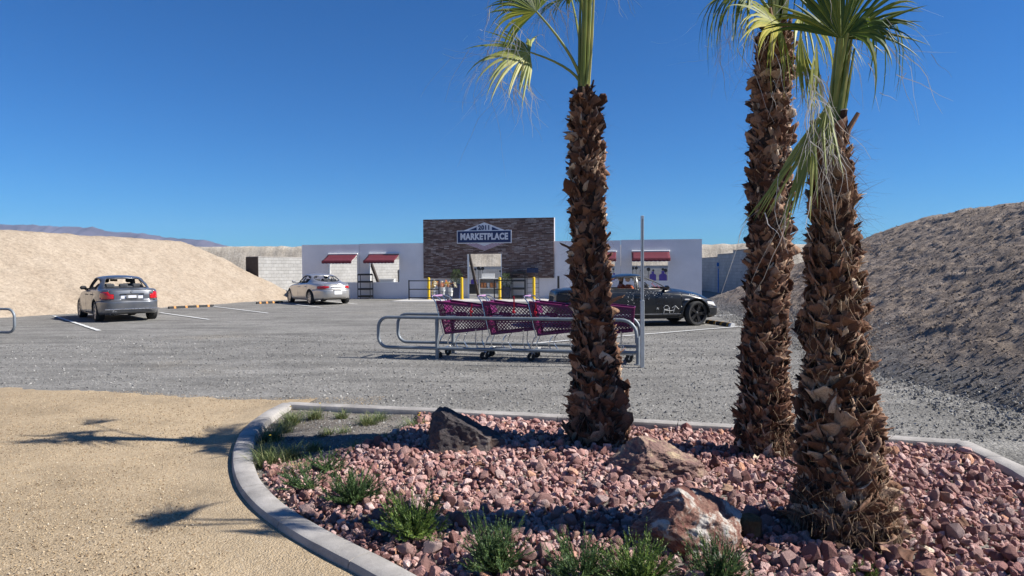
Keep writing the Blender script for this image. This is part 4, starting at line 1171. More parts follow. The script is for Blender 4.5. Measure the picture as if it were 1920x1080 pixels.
juniper(775, 985, .22, 75, 'bright yellow-green juniper shrub between two darker ones', 'juniper2', 1.0)
juniper(930, 1045, .20, 75, 'upright dark green juniper at the bottom edge, left of centre', 'juniper', 1.1)
juniper(1085, 1068, .19, 60, 'spreading juniper with sparse sprays left of the long green one', 'juniper', .9)
juniper(1195, 1078, .20, 75, 'juniper shrub with tall feathery tips, in front of the veined boulder', 'juniper2', .95)
juniper(1345, 1080, .19, 60, 'juniper sprays rising against the right end of the veined boulder', 'juniper', 1.15)
juniper(1618, 1065, .09, 14, 'tiny green juniper sprig at the foot of the nearest palm', 'juniper2', .9)
def tuft(px, py, size, n, label, dry=False, flowers=0):
    g = gp(px, py, .08); V = []; F = []; size *= 1.7; n = int(n*1.3)
    for k in range(n):
        a_ = rj.uniform(0, 6.28); L = size*rj.uniform(.5, 1.15); sp_ = rj.uniform(.15, 1.1); q = Vector((rj.gauss(0, size*.22), rj.gauss(0, size*.22), 0))
        d = Vector((math.cos(a_)*sp_, math.sin(a_)*sp_, 1)).normalized(); w = d.cross(Vector((0, 0, 1))).normalized()*.0034
        n0 = len(V)
        for j in range(4):
            t = j/3; pt = q+d*(L*t)+Vector((math.cos(a_), math.sin(a_), -.8))*(L*.3*t*t); V += [tuple(pt-w*(1-.85*t)), tuple(pt+w*(1-.85*t))]
        for j in range(3): F.append((n0+2*j, n0+2*j+1, n0+2*j+3, n0+2*j+2))
    o = link('grass_tuft', mesh_np('grass_tuft', np.array(V), np.array(F), MAT['grass']), None, (g.x, g.y, .025)); tag(o, label, 'grass tuft', 'grass tufts in the bare corner of the bed')
    for k in range(flowers):
        b = MB(); c = Vector((rj.uniform(-.07, .07), rj.uniform(-.07, .03), size*rj.uniform(.7, 1.1)))
        b.lathe([(.002, -.003), (.010, .002), (.006, .006)], 8, c=c); b.build('flower', MAT['yellow'], o)
T_ = [(548, 785, .11, 220, 'flowering grass tuft in the far corner of the bed by the kerb', 1), (590, 776, .10, 160, 'green grass tuft right beside the far kerb corner', 1),
      (690, 790, .11, 200, 'rounded grass tuft against the back kerb, midway to the dark boulder', 0), (712, 780, .09, 120, 'smaller grass tuft touching the back kerb', 0),
      (778, 798, .11, 200, 'green tuft with orange flowers just left of the dark boulder', 2), (725, 825, .10, 200, 'spiky green tuft at the edge of the trunk shadow', 0),
      (612, 808, .07, 90, 'low sparse tuft in the middle of the bare soil', 0), (645, 806, .07, 90, 'dry brownish tuft in the middle of the bare soil', 0),
      (510, 815, .11, 200, 'shaded grass tuft inside the kerb bend', 2), (505, 862, .12, 260, 'grey-green grass clump hugging the kerb below the bend', 0), (545, 850, .12, 200, 'fine upright grass clump right of the kerb hugging one', 0), (560, 878, .10, 160, 'low weedy clump where the red rocks begin', 0)]
T_ += [(530, 800, .10, 160, 'ragged grass tuft between the shaded one and the flowering one', 0), (640, 775, .08, 110, 'thin grass tuft against the back kerb, left of the rounded one', 0), (590, 835, .09, 150, 'dark low tuft in the trunk shadow, left part', 0), (668, 838, .09, 150, 'dark low tuft in the trunk shadow, middle part', 0), (500, 845, .11, 180, 'pale grass clump pressed against the inner kerb face', 1)]
for a_ in T_: tuft(a_[0], a_[1], a_[2], a_[3], a_[4], False, a_[5])
# ================================================================== CARS
def paint(name, c, metal=.6, rough=.32, flake=.12, dust=.25, dustc=(.45, .38, .30), coat=.8):
    t = NT(name)
    n = t.noise(2.2, 6, .65)
    k = t.ramp(n.outputs[0], [(.35, 0.0), (.8, dust)]).outputs[0]
    t.col(t.mix(k, c, dustc))
    t.fin(t.ramp(t.noise(3, 5, .6).outputs[0], [(.3, rough), (.75, rough+.22)]).outputs[0], metal, .5, coat, .08)
    return t.m
MAT['p_grey'] = paint('blue_grey_paint', (.10, .115, .14))
MAT['p_silver'] = paint('silver_paint', (.50, .49, .48), .7, .28)
MAT['p_black'] = paint('black_paint', (.006, .008, .011), .0, .22, dust=.02, coat=.3)
MAT['lampred'] = simple('red_lamp_lens', (.42, .008, .010), .12, coat=.8)
MAT['lampclear'] = simple('clear_lamp_lens', (.62, .60, .58), .15, coat=.8)
MAT['rimsil'] = simple('silver_wheel', (.42, .42, .43), .35, .7)
MAT['rimblk'] = simple('dark_wheel', (.03, .03, .032), .3, .3, coat=.4)
MAT['chip'] = simple('bare_chipped_metal', (.75, .74, .72), .6)

def ellipse_poly(cx, cy, a, b, n=28, p=2.4):
    out = []
    for i in range(n):
        t = 2*math.pi*i/n; c, s = math.cos(t), math.sin(t)
        out.append((cx+a*math.copysign(abs(c)**(2/p), c), cy+b*math.copysign(abs(s)**(2/p), s)))
    return out
class Shell:
    def __init__(s, P, TS, SS):
        s.P = P; s.nr, s.nc = P.shape[:2]
        i, j = np.meshgrid(np.arange(s.nr-1), np.arange(s.nc-1), indexing='ij')
        a = (i*s.nc+j).ravel(); s.F = np.stack([a, a+1, a+1+s.nc, a+s.nc], -1)
        s.row = i.ravel(); s.col = j.ravel()
        s.V = P.reshape(-1, 3).copy(); s.TS = np.repeat(TS[None], s.nr, 0).reshape(-1, 3); s.S = np.repeat(SS[None], s.nr, 0).ravel()
        s.free = np.ones(len(s.F), bool)
    def coords(s, cs, V):
        if cs == 'xz': return V[:, 0], V[:, 2], np.tile([1., 0, 0], (len(V), 1)), np.tile([0., 0, 1], (len(V), 1))
        if cs == 'xy': return V[:, 0], V[:, 1], np.tile([1., 0, 0], (len(V), 1)), np.tile([0., 1, 0], (len(V), 1))
        if cs == 'yz': return V[:, 1], V[:, 2], np.tile([0., 1, 0], (len(V), 1)), np.tile([0., 0, 1], (len(V), 1))
        return s.S, V[:, 2], s.TS, np.tile([0., 0, 1], (len(V), 1))
    def sdf(s, poly, cs, r=.03):
        a, b, _, _ = s.coords(cs, s.V)
        if poly[0] == 'circle': return np.hypot(a-poly[1], b-poly[2])-poly[3]
        Pm = np.array(poly, float); return sd_poly(Pm, a, b)
    def cut(s, poly, cs, fmask, gap=.006, cell=.024, keep=True):
        """takes the faces inside poly out of the shell and returns them as a mesh of their own"""
        d = s.sdf(poly, cs); a, b, e1, e2 = s.coords(cs, s.V)
        h = .002
        if poly[0] == 'circle':
            ga = (a-poly[1])/(d+poly[3]+1e-9); gb = (b-poly[2])/(d+poly[3]+1e-9)
        else:
            Pm = np.array(poly, float); ga = (sd_poly(Pm, a+h, b)-d)/h; gb = (sd_poly(Pm, a, b+h)-d)/h
        dc = d[s.F].mean(1); sel = (dc < 0) & fmask & s.free
        mv = np.zeros_like(s.V); tgt_in = -gap; tgt_out = gap
        near = np.abs(d) < cell*.62
        # verts touching both sides get snapped
        def snapped(target):
            W_ = s.V.copy(); sh = (target-d); W_[near] += (e1*(ga*sh)[:, None]+e2*(gb*sh)[:, None])[near]; return W_
        inn = snapped(tgt_in); used = np.zeros(len(s.V), bool); used[s.F[fmask & s.free & ~sel].ravel()] = True
        vin = np.zeros(len(s.V), bool); vin[s.F[sel].ravel()] = True
        s.free &= ~sel
        res = None
        if keep: res = (inn, s.F[sel])
        both = used & near; out = snapped(tgt_out)
        # only verts that border the cut
        nb = vin & used
        s.V[nb & near] = out[nb & near]
        return res
    def rest(s): return (s.V, s.F[s.free])
def compact(V, F):
    u, inv = np.unique(F.ravel(), return_inverse=True); return V[u], inv.reshape(F.shape)
def half_to_obj(name, VF, mat, parent, sides='both', thick=.012, inner=None, smooth=True, push=0.0, cx=0):
    V, F = compact(*VF)
    out = []
    def mk(V, F):
        me = mesh_np(name, V, F, [mat, inner or MAT['inter']], smooth)
        o = link(name, me, parent)
        if thick:
            m = o.modifiers.new('s', 'SOLIDIFY'); m.thickness = thick; m.offset = -1; m.material_offset = 1; m.material_offset_rim = 0
        return o
    if push:
        n = np.zeros_like(V); fn = np.cross(V[F[:, 2]]-V[F[:, 0]], V[F[:, 3]]-V[F[:, 1]])
        for k in range(4): np.add.at(n, F[:, k], fn)
        V = V+n/(np.linalg.norm(n, axis=1)[:, None]+1e-9)*push
    Vm = V*np.array([1, -1, 1]); Fm = F[:, ::-1]
    if sides == 'both':
        VV = np.vstack([V, Vm]); FF = np.vstack([F, Fm+len(V)])
        # weld the centre line
        c = np.where(np.abs(V[:, 1]) < 1e-4)[0]; mp = np.arange(len(VV)); mp[c+len(V)] = c; FF = mp[FF]
        VV, FF = compact(VV, FF); return mk(VV, FF)
    if sides == 'left': return mk(V, F)
    if sides == 'right': return mk(Vm, Fm)
    return [mk(V, F), mk(Vm, Fm)]
def col_param(xr, xf, W, nR, nF, N):
    ph = np.linspace(math.pi, 0, 6000); c = np.cos(ph); sn = np.abs(np.sin(ph))
    n = np.where(c < 0, nR, nF)
    cx = np.sign(c)*np.abs(c)**(2/n); sy = sn**(2/n)
    x = np.where(cx < 0, -cx*xr, cx*xf); y = sy*W
    L_ = np.concatenate([[0], np.cumsum(np.hypot(np.diff(x), np.diff(y)))])
    t = np.linspace(0, L_[-1], N)
    return np.interp(t, L_, cx), np.interp(t, L_, sy), t
def interp_s(x, pts):
    """smooth-ish interpolation through control points"""
    xs = np.array([p[0] for p in pts]); ys = np.array([p[1] for p in pts]); n = len(xs)
    m = np.zeros(n); d = np.diff(ys)/np.diff(xs); m[1:-1] = (d[1:]+d[:-1])/2; m[0] = d[0]; m[-1] = d[-1]
    for i in range(1, n-1):
        if d[i-1]*d[i] <= 0: m[i] = 0
    x = np.clip(x, xs[0], xs[-1]); k = np.clip(np.searchsorted(xs, x)-1, 0, n-2); h = xs[k+1]-xs[k]; t = (x-xs[k])/h
    return (2*t**3-3*t**2+1)*ys[k]+(t**3-2*t**2+t)*h*m[k]+(-2*t**3+3*t**2)*ys[k+1]+(t**3-t**2)*h*m[k+1]

def make_wheel(parent, c, R, wd, side, spokes, rimm, steer=0.0, style='star', rimk=.74):
    w = bpy.data.objects.new('wheel', None); COL.objects.link(w); w.parent = parent; w.location = c; w.rotation_euler = (0, 0, steer+(0 if side > 0 else math.pi)); w.empty_display_size = .1
    rr = R*rimk; h = wd/2
    b = MB(); b.lathe([(rr, -h*.8), (rr+.01, -h), (R*.93, -h), (R*.985, -h*.82), (R, -h*.5), (R*.988, -h*.45), (R, -h*.4), (R, h*.4), (R*.988, h*.45), (R, h*.5), (R*.985, h*.82), (R*.93, h), (rr+.01, h), (rr, h*.8)], 40, 'y', cap=False)
    # lathe axis y: +y is outward (left side)
    b.build('tyre', MAT['rubber'], w, True)
    b = MB(); b.lathe([(rr-.004, -h*.8), (rr-.004, h*.7), (rr+.004, h*.88), (rr-.03, h*.80), (rr-.035, h*.1), (.05, h*.05), (.05, -h*.0)], 40, 'y', cap=False)
    for k in range(spokes):
        a = 2*math.pi*k/spokes
        for off in ((-.10, .10) if style == 'double' else (0,)):
            a1 = a+off*1.3; a0 = a+off*.45; r0, r1 = .045, rr-.018
            p0 = Vector((r0*math.cos(a0), -h*.66, r0*math.sin(a0))); p1 = Vector((r1*math.cos(a1), -h*.80, r1*math.sin(a1)))
            d = p1-p0; t = Vector((-math.sin(a), 0, math.cos(a))); w0, w1 = (.022, .020) if style == 'double' else (.035, .030)
            V = []
            for (p, ww) in ((p0, w0), (p1, w1)):
                for (sy_, sw) in ((0, -1), (0, 1), (1, .8), (1, -.8)): V.append(p+t*ww*sw+Vector((0, .030*sy_, 0)))
            b.add(V, [(0, 1, 2, 3), (4, 7, 6, 5), (0, 4, 5, 1), (1, 5, 6, 2), (2, 6, 7, 3), (3, 7, 4, 0)])
    b.lathe([(.001, h*.72), (.04, h*.70), (.055, h*.6), (.055, 0)], 20, 'y', cap=False)
    b.V = [(v[0], v[1], v[2]) for v in b.V]
    o = b.build('rim', rimm, w, True)
    # lathe puts +h at -y; turn so that the face is outward
    for ob in (o,): pass
    return w

def make_car(sp):
    L, W, H = sp['L'], sp['W'], sp['H']; xf, xr = L/2, -L/2
    root = empty(sp['name'], sp['loc'], sp['rz'], sp['label'], 'car'); root.scale = (sp.get('sc', 1),)*3
    PM = sp['paint']
    NC = int((L+W)/.026)
    cx, sy, S_ = col_param(xr, xf, W/2, sp['nR'], sp['nF'], NC)
    x0 = np.where(cx < 0, -cx*xr, cx*xf)
    zs = interp_s(x0, sp['belt']); zb = interp_s(x0, sp['sill'])
    fs = np.array([0, .03, .07, .12, .17, .22, .27, .32, .37, .42, .47, .50, .53, .56, .60, .65, .70, .75, .80, .85, .89, .925, .955, .98, 1.0])
    side = np.interp(fs, [0, .03, .07, .2, .5, .75, .9, .955, .98, 1], [.07, .045, .03, .012, 0, .006, .02, .036, .055, .085])
    rear = np.interp(fs, sp['rearp'][0], sp['rearp'][1]); front = np.interp(fs, sp['frontp'][0], sp['frontp'][1])
    rows = []
    for f, si, ri, fi in zip(fs, side, rear, front):
        w = W/2-si; x = np.where(cx < 0, -cx*(xr+ri), cx*(xf-fi)); y = sy*w; z = zb+f*(zs-zb)
        # lips round the wheel arches
        for xw in (sp['xfw'], sp['xrw']):
            rr_ = np.hypot(x-xw, z-sp['R']); fl = np.exp(-((rr_-sp['Ra']-.02)/.05)**2)*.016; y = y+fl*(sy > .8)
        # waist crease
        rows.append(np.stack([x, y, z], -1))
    top = rows[-1]; crown = interp_s(x0, sp['crown'])
    for k in np.linspace(1, 0, 30)[1:]:
        y = top[:, 1]*k; z = top[:, 2]+crown*(1-k*k)+.012*(1-k**8); rows.append(np.stack([top[:, 0]+(0)*y, y, z], -1))
    P = np.array(rows); tx = np.gradient(x0); ty = np.gradient(sy*W/2); nn = np.hypot(tx, ty)+1e-9
    TS = np.stack([tx/nn, ty/nn, 0*tx], -1)
    B = Shell(P, TS, S_); B.F = B.F[:, ::-1]
    nlow = len(fs)-1; low = B.row < nlow; deck = ~low
    fc = B.V[B.F].mean(1); sidef = low & (fc[:, 1] > W/2*.72)
    # wheel arches
    for xw in (sp['xfw'], sp['xrw']): B.cut(('circle', xw, sp['R']+.01, sp['Ra']), 'xz', sidef, gap=0, keep=False)
    # opening under the greenhouse
    g = sp['gh']
    gb = [(x, y) for x, y in ellipse_poly((g['xf0']+g['xr0'])/2, 0, (g['xf0']-g['xr0'])/2-.03, g['w0']-.03, 60, g['n'])]
    B.cut(gb, 'xy', deck, gap=0, keep=False)
    # doors
    for nm, poly in sp['doors']:
        r = B.cut(poly, 'xz', sidef)
        ds = half_to_obj('door', r, PM, root, 'split')
        for dd, sgn in zip(ds, (1, -1)):
            if nm.get('handle'):
                hx, hz = nm['handle']; m = MB(); m.box((hx, sgn*(W/2+.008), hz), (.16, .035, .028), bev=.01); m.build('handle', nm.get('hm', PM), dd)
    # lamps at the rear
    for (poly, m_, nm) in sp['lamps']:
        r = B.cut(poly, 'sz', low, gap=.004)
        half_to_obj(nm, r, MAT[m_], root, 'split', thick=.02, push=.006)
    if sp.get('plate_recess'):
        r = B.cut(sp['plate_recess'], 'sz', low, gap=.0); half_to_obj('plate_panel', r, MAT[sp.get('platemat', 'black')] if sp.get('platemat') != 'paint' else PM, root, 'both', thick=.01, push=-.012)
    # bumpers
    zb_ = sp['bumpz']
    r = B.cut([(-1, 0), (sp['bs'], 0), (sp['bs'], zb_-.03), (W/2-.12, zb_), (-1, zb_)], 'sz', low); half_to_obj('rear_bumper', r, PM, root)
    Smax = S_[-1]
    r = B.cut([(Smax+1, 0), (Smax-sp['bs']-.05, 0), (Smax-sp['bs']-.05, sp['fbz']), (Smax+1, sp['fbz'])], 'sz', low); half_to_obj('front_bumper', r, PM, root)
    r = B.cut([(Smax+1, sp['fbz']), (Smax-.52, sp['fbz']+.0), (Smax-.95, sp['fbz']+.06), (Smax-.95, sp['fbz']+.16), (Smax-.5, sp['fbz']+.13), (Smax-.42, sp['fbz']+.12), (Smax+1, sp['fbz']+.12)], 'sz', low, gap=.004)
    if len(r[1]): half_to_obj('headlight', r, MAT['lampclear'], root, 'both', thick=.01)
    # boot lid (deck + rear face), bonnet
    bw = sp['bootw']
    r1 = B.cut([(-1, zb_), (bw, zb_), (bw+.04, 3), (-1, 3)], 'sz', low); V1, F1 = r1
    r2 = B.cut([(-9, -1), (g['xr0']+.03, -1), (g['xr0']+.0, bw+.02), (-9, bw+.05)], 'xy', deck); 
    VV = np.vstack([r1[0], r2[0]]); FF = np.vstack([r1[1], r2[1]+len(r1[0])])
    half_to_obj('boot_lid', (VV, FF), PM, root)
    r = B.cut([(g['xf0']+.02, -1), (9, -1), (9, W/2-.22), (g['xf0']+.0, W/2-.12)], 'xy', deck); half_to_obj('bonnet', r, PM, root)
    half_to_obj('body', B.rest(), PM, root)
    # ---- greenhouse
    cx, sy, S2 = col_param(g['xr0'], g['xf0'], g['w0'], g['n'], g['n'], int((g['xf0']-g['xr0']+g['w0']*2)/.024))
    xb = (g['xf0']+g['xr0'])/2; hb = (g['xf0']-g['xr0'])/2; xt = (g['xf1']+g['xr1'])/2; ht = (g['xf1']-g['xr1'])/2
    cxx = np.where(cx < 0, cx*abs(1), cx)
    gs = np.concatenate([np.linspace(0, .92, 24), [.95, .975, .99, 1.0]]); rows = []
    xbase = xb+cx*hb; zbase = np.interp(xbase, *zip(*[(a, b) for a, b in zip(x0, zs)]))+interp_s(xbase, sp['crown'])*(1-(sy*g['w0']/(W/2-.085))**2)-.012
    for q in gs:
        e = q; bul = .035*math.sin(math.pi*min(1, q))
        xx = (xb+cx*hb)*(1-e)+(xt+cx*ht)*e + cx*bul*1.0
        ww = g['w0']*(1-e)+g['w1']*e+bul*.7
        rnd_ = 0 if q < .92 else (1-math.sqrt(max(0, 1-((q-.92)/.08)**2)))*.07
        yy = sy*(ww-rnd_); xx = xx-cx*rnd_*.9
        ztop = g['zr']-g['arch']*((xt+cx*ht-g['xpk'])/ht)**2
        zz = zbase+(ztop-zbase)*(q if q < .92 else .92+(q-.92)*.8)
        rows.append(np.stack([xx, yy, zz], -1))
    top = rows[-1]; 
    for k in np.linspace(1, 0, 18)[1:]:
        rows.append(np.stack([xt+(top[:, 0]-xt)*1.0, top[:, 1]*k, top[:, 2]+.035*(1-k*k)+.006*(1-k**6)], -1))
    P = np.array(rows); TS = np.tile([1., 0, 0], (len(cx), 1))
    G = Shell(P, TS, S2); G.F = G.F[:, ::-1]
    wall_ = G.row < len(gs)-1; fc = G.V[G.F].mean(1)
    sf = wall_ & (np.abs(cx[G.col]) < .93) & (sy[G.col] > .80)
    fr_ = wall_ & (cx[G.col] > .0) & ~sf | (wall_ & (cx[G.col] > .9)); re_ = wall_ & (cx[G.col] < .0) & ~sf | (wall_ & (cx[G.col] < -.9))
    def grow(poly, d):
        c = np.mean(np.array(poly), 0); out = []
        n = len(poly)
        for i in range(n):
            p0, p1, p2 = np.array(poly[i-1]), np.array(poly[i]), np.array(poly[(i+1) % n])
            e1 = (p1-p0)/np.linalg.norm(p1-p0); e2 = (p2-p1)/np.linalg.norm(p2-p1); n1 = np.array([e1[1], -e1[0]]); n2 = np.array([e2[1], -e2[0]])
            nb = n1+n2; nb = nb/np.linalg.norm(nb); sgn = 1 if np.dot(nb, p1-c) > 0 else -1
            out.append(tuple(p1+nb*sgn*d/max(.5, abs(np.dot(nb, n1)))))
        return out
    for poly in sp['side_windows']:
        G.cut(poly, 'xz', sf, gap=0, keep=False)
        r = G.cut(grow(poly, .032), 'xz', sf, gap=0)
        if len(r[1]): half_to_obj('window_trim', r, MAT['black'], root, 'split', thick=.02)
    G.cut(sp['rear_window'], 'yz', re_, gap=0, keep=False)
    r = G.cut(grow(sp['rear_window'], .03), 'yz', re_, gap=0); half_to_obj('window_seal', r, MAT['black'], root, thick=.015)
    G.cut(sp['windscreen'], 'yz', fr_, gap=0, keep=False)
    r = G.cut(grow(sp['windscreen'], .03), 'yz', fr_, gap=0); half_to_obj('window_seal', r, MAT['black'], root, thick=.015)
    half_to_obj('roof', G.rest(), PM, root, thick=.03)
    # ---- wheels, underside, cabin
    for sgn in (1, -1):
        make_wheel(root, (sp['xrw'], sgn*(W/2-sp['tw']/2-.012), sp['R']-.004), sp['R'], sp['tw'], -sgn, sp['spokes'], sp['rim'], 0, sp.get('wstyle', 'star'), sp.get('rimk', .74))
        make_wheel(root, (sp['xfw'], sgn*(W/2-sp['tw']/2-.012), sp['R']-.004), sp['R'], sp['tw'], -sgn, sp['spokes'], sp['rim'], sp.get('steer', 0), sp.get('wstyle', 'star'), sp.get('rimk', .74))
    b = MB(); b.box(((sp['xfw']+sp['xrw'])/2, 0, .27), (sp['xfw']-sp['xrw']-2*sp['Ra']-.0, W-.16, .12)); b.box((0, 0, .30), (L-.5, W-.62, .14), bev=.04)
    for xw in (sp['xfw'], sp['xrw']): b.box((xw, 0, .55), (sp['Ra']*2.05, W-.70, .34)); b.tube([(xw, -W/2+.2, .3), (xw, W/2-.2, .3)], .035, 8)
    b.build('underbody', MAT['black'], root)
    for xw in (sp['xfw'], sp['xrw']):
        for sgn in (1, -1):
            b = MB(); n = 16; V = []; F = []
            for i in range(n+1):
                a = math.pi*i/n
                for yy in (W/2-.05, W/2-.36): V.append((xw+(sp['Ra']+.004)*math.cos(a), sgn*yy, sp['R']+.01+(sp['Ra']+.004)*math.sin(a)))
            for i in range(n): F.append((2*i, 2*i+1, 2*i+3, 2*i+2))
            V += [(xw+(sp['Ra'])*math.cos(math.pi*i/n), sgn*(W/2-.36), sp['R']+.01+sp['Ra']*math.sin(math.pi*i/n)) for i in range(n+1)]; F.append(tuple(range(2*(n+1), 3*(n+1))))
            b.add(V, F); b.build('wheel_well', MAT['black'], root)
    zc = sp['cabz']
    b = MB(); b.box(((g['xf0']+g['xr0'])/2, 0, .36), (g['xf0']-g['xr0']-.1, W-.34, .10)); b.build('cabin_floor', MAT['inter'], root)
    b = MB(); b.box((g['xf0']-.48, 0, zc-.10), (.40, g['w0']*2-.16, .20), bev=.06); b.build('dashboard', MAT[sp.get('dash', 'inter')], root)
    b = MB(); b.box((g['xr0']+.20, 0, zc-.03), (.38, g['w0']*2-.20, .04), bev=.01); b.build('parcel_shelf', MAT['inter'], root)
    tor = [(g['xf0']-.56+.05*math.cos(a)*0-.06*math.sin(a), .36+.18*math.cos(a), zc+.0+.17*math.sin(a)) for a in np.linspace(0, 2*math.pi, 25)[:-1]]
    b = MB(); b.tube(tor, .014, 6, closed=True); b.tube([(g['xf0']-.56, .19, zc), (g['xf0']-.56, .53, zc)], .014, 6); b.build('steering_wheel', MAT['black'], root, True)
    for (sx_, sy_, bw_, nm) in ((sp['seatx'], .36, .50, 'front_seat'), (sp['seatx'], -.36, .50, 'front_seat')):
        b = MB(); R_m = Matrix.Rotation(-.22, 3, 'Y'); b.box((sx_, sy_, .62), (.50, .48, .16), bev=.05); b.box((sx_-.28, sy_, .88), (.15, .48, .56), R=R_m, bev=.06); b.build(nm, MAT[sp['seat']], root)
        b = MB(); b.box((sx_-.37, sy_, zc+.30), (.09, .25, .18), R=R_m, bev=.04); b.build('headrest', MAT[sp['head']], root)
    xs_ = sp['seatx']-.92
    b = MB(); b.box((xs_, 0, .60), (.50, W-.55, .16), bev=.05); b.box((xs_-.22, 0, .84), (.14, W-.55, .50), R=Matrix.Rotation(-.3, 3, 'Y'), bev=.05); b.build('rear_seat', MAT[sp['seat']], root)
    for yy in (.38, 0, -.38): b = MB(); b.box((xs_-.30, yy, zc+.12), (.09, .26, .14), bev=.035); b.build('headrest', MAT[sp['head']], root)
    b = MB(); b.box((g['xf1']+.06, .0, g['zr']-.14), (.03, .22, .07), bev=.012); b.tube([(g['xf1']+.06, 0, g['zr']-.12), (g['xf1']+.02, 0, g['zr']-.02)], .01, 5); b.build('rear_view_mirror', MAT['black'], root)
    for sgn in (1, -1):
        b = MB(); b.box((g['xf0']-.42, sgn*(W/2-.02), zc+.05), (.12, .19, .12), bev=.04); b.box((g['xf0']-.42, sgn*(W/2-.14), zc-.0), (.07, .16, .07), bev=.015); b.build('side_mirror', PM if sp.get('mirpaint', True) else MAT['black'], root)
    return root

# grey saloon (seen from the rear left)
Wd = 1.74
grey = make_car(dict(name='parked_car', label='blue-grey saloon with red tail lamps and no rear window, parked by the left berm', L=4.47, W=Wd, H=1.415, paint=MAT['p_grey'],
    loc=(-13.58, 23.43, 0), rz=rad(131), nR=5.2, nF=4.2, xfw=1.455, xrw=-1.27, R=.318, Ra=.365, tw=.23,
    belt=[(-2.3, .985), (-1.9, 1.00), (-1.3, .975), (-.2, .945), (1.0, .905), (1.5, .84), (2.0, .745), (2.3, .66)],
    sill=[(-2.3, .27), (-1.9, .22), (-.8, .19), (.8, .19), (1.9, .20), (2.3, .22)],
    crown=[(-2.3, .015), (-1.5, .03), (0, .03), (1.0, .07), (2.0, .06), (2.3, .03)],
    rearp=([0, .06, .12, .40, .50, .53, .57, .8, .92, .97, 1], [.10, .04, .015, 0, .005, .03, .05, .055, .075, .085, .12]), frontp=([0, .1, .5, .6, .9, 1], [.08, 0, 0, .03, .10, .2]),
    gh=dict(xr0=-1.62, xf0=1.02, xr1=-.92, xf1=.33, w0=.775, w1=.565, zr=1.395, arch=.055, xpk=-.2, n=4.2),
    doors=[(dict(handle=(-.05, .82), hm=MAT['black']), [(.10, .22), (.86, .22), (1.0, .40), (.98, .90), (.80, 1.2), (.10, 1.2)]), (dict(handle=(-.86, .83), hm=MAT['black']), [(-.86, .42), (-.70, .22), (.10, .22), (.10, 1.2), (-.95, 1.2), (-.98, .78)])],
    lamps=[([(.50, .70), (.78, .70), (.96, .71), (1.06, .76), (1.03, .90), (.92, .925), (.66, .925), (.63, .86), (.50, .845)], 'lampred', 'tail_light')],
    plate_recess=[(-1, .705), (.315, .705), (.315, .84), (-1, .84)], platemat='signw', bumpz=.655, bs=1.30, bootw=.64, fbz=.50,
    side_windows=[[(.66, .985), (.36, 1.19), (.22, 1.285), (-.20, 1.315), (-.22, .995)], [(-.29, .995), (-.27, 1.315), (-.70, 1.285), (-.92, 1.22), (-1.02, 1.10), (-.98, 1.01)]],
    rear_window=[(-.47, 1.325), (.47, 1.325), (.55, 1.20), (.60, 1.075), (.56, 1.055), (-.56, 1.055), (-.60, 1.075), (-.55, 1.20)],
    windscreen=[(-.48, 1.31), (.48, 1.31), (.60, 1.04), (-.60, 1.04)],
    spokes=7, rim=MAT['rimsil'], cabz=.97, seatx=.20, seat='seat_dark', head='seat_dark', mirpaint=False, sc=1.035))
b = MB(); b.box((-2.21, 0, .775), (.012, .33, .115), bev=.004); pl = b.build('number_plate', MAT['plateg'], grey)
b = MB(); b.box((-2.219, 0, .775), (.004, .22, .075)); b.build('plate_face', MAT['signw'], pl)
b = MB(); b.box((-2.195, 0, .853), (.03, .66, .022), bev=.006); b.build('boot_strip', MAT['black'], grey)
b = MB(); b.box((-2.245, 0, .395), (.035, 1.50, .030), bev=.012); b.build('bumper_strip', MAT['chrome'], grey)
b = MB(); b.lathe([(.001, .004), (.036, .003), (.04, 0)], 16, 'x', c=(-2.18, 0, .925)); b.build('badge', MAT['chrome'], grey)
for k in (.56, .47):
    b = MB(); b.tube([(-2.0, k, .245), (-2.27, k, .245)], .033, 12, cap=False); b.build('exhaust_pipe', MAT['chrome'], grey, True)
b = MB()
for i in range(4): b.box((-2.155, -.50-.028*i, .905), (.006, .018, .03))
b.build('model_badge', MAT['chrome'], grey)

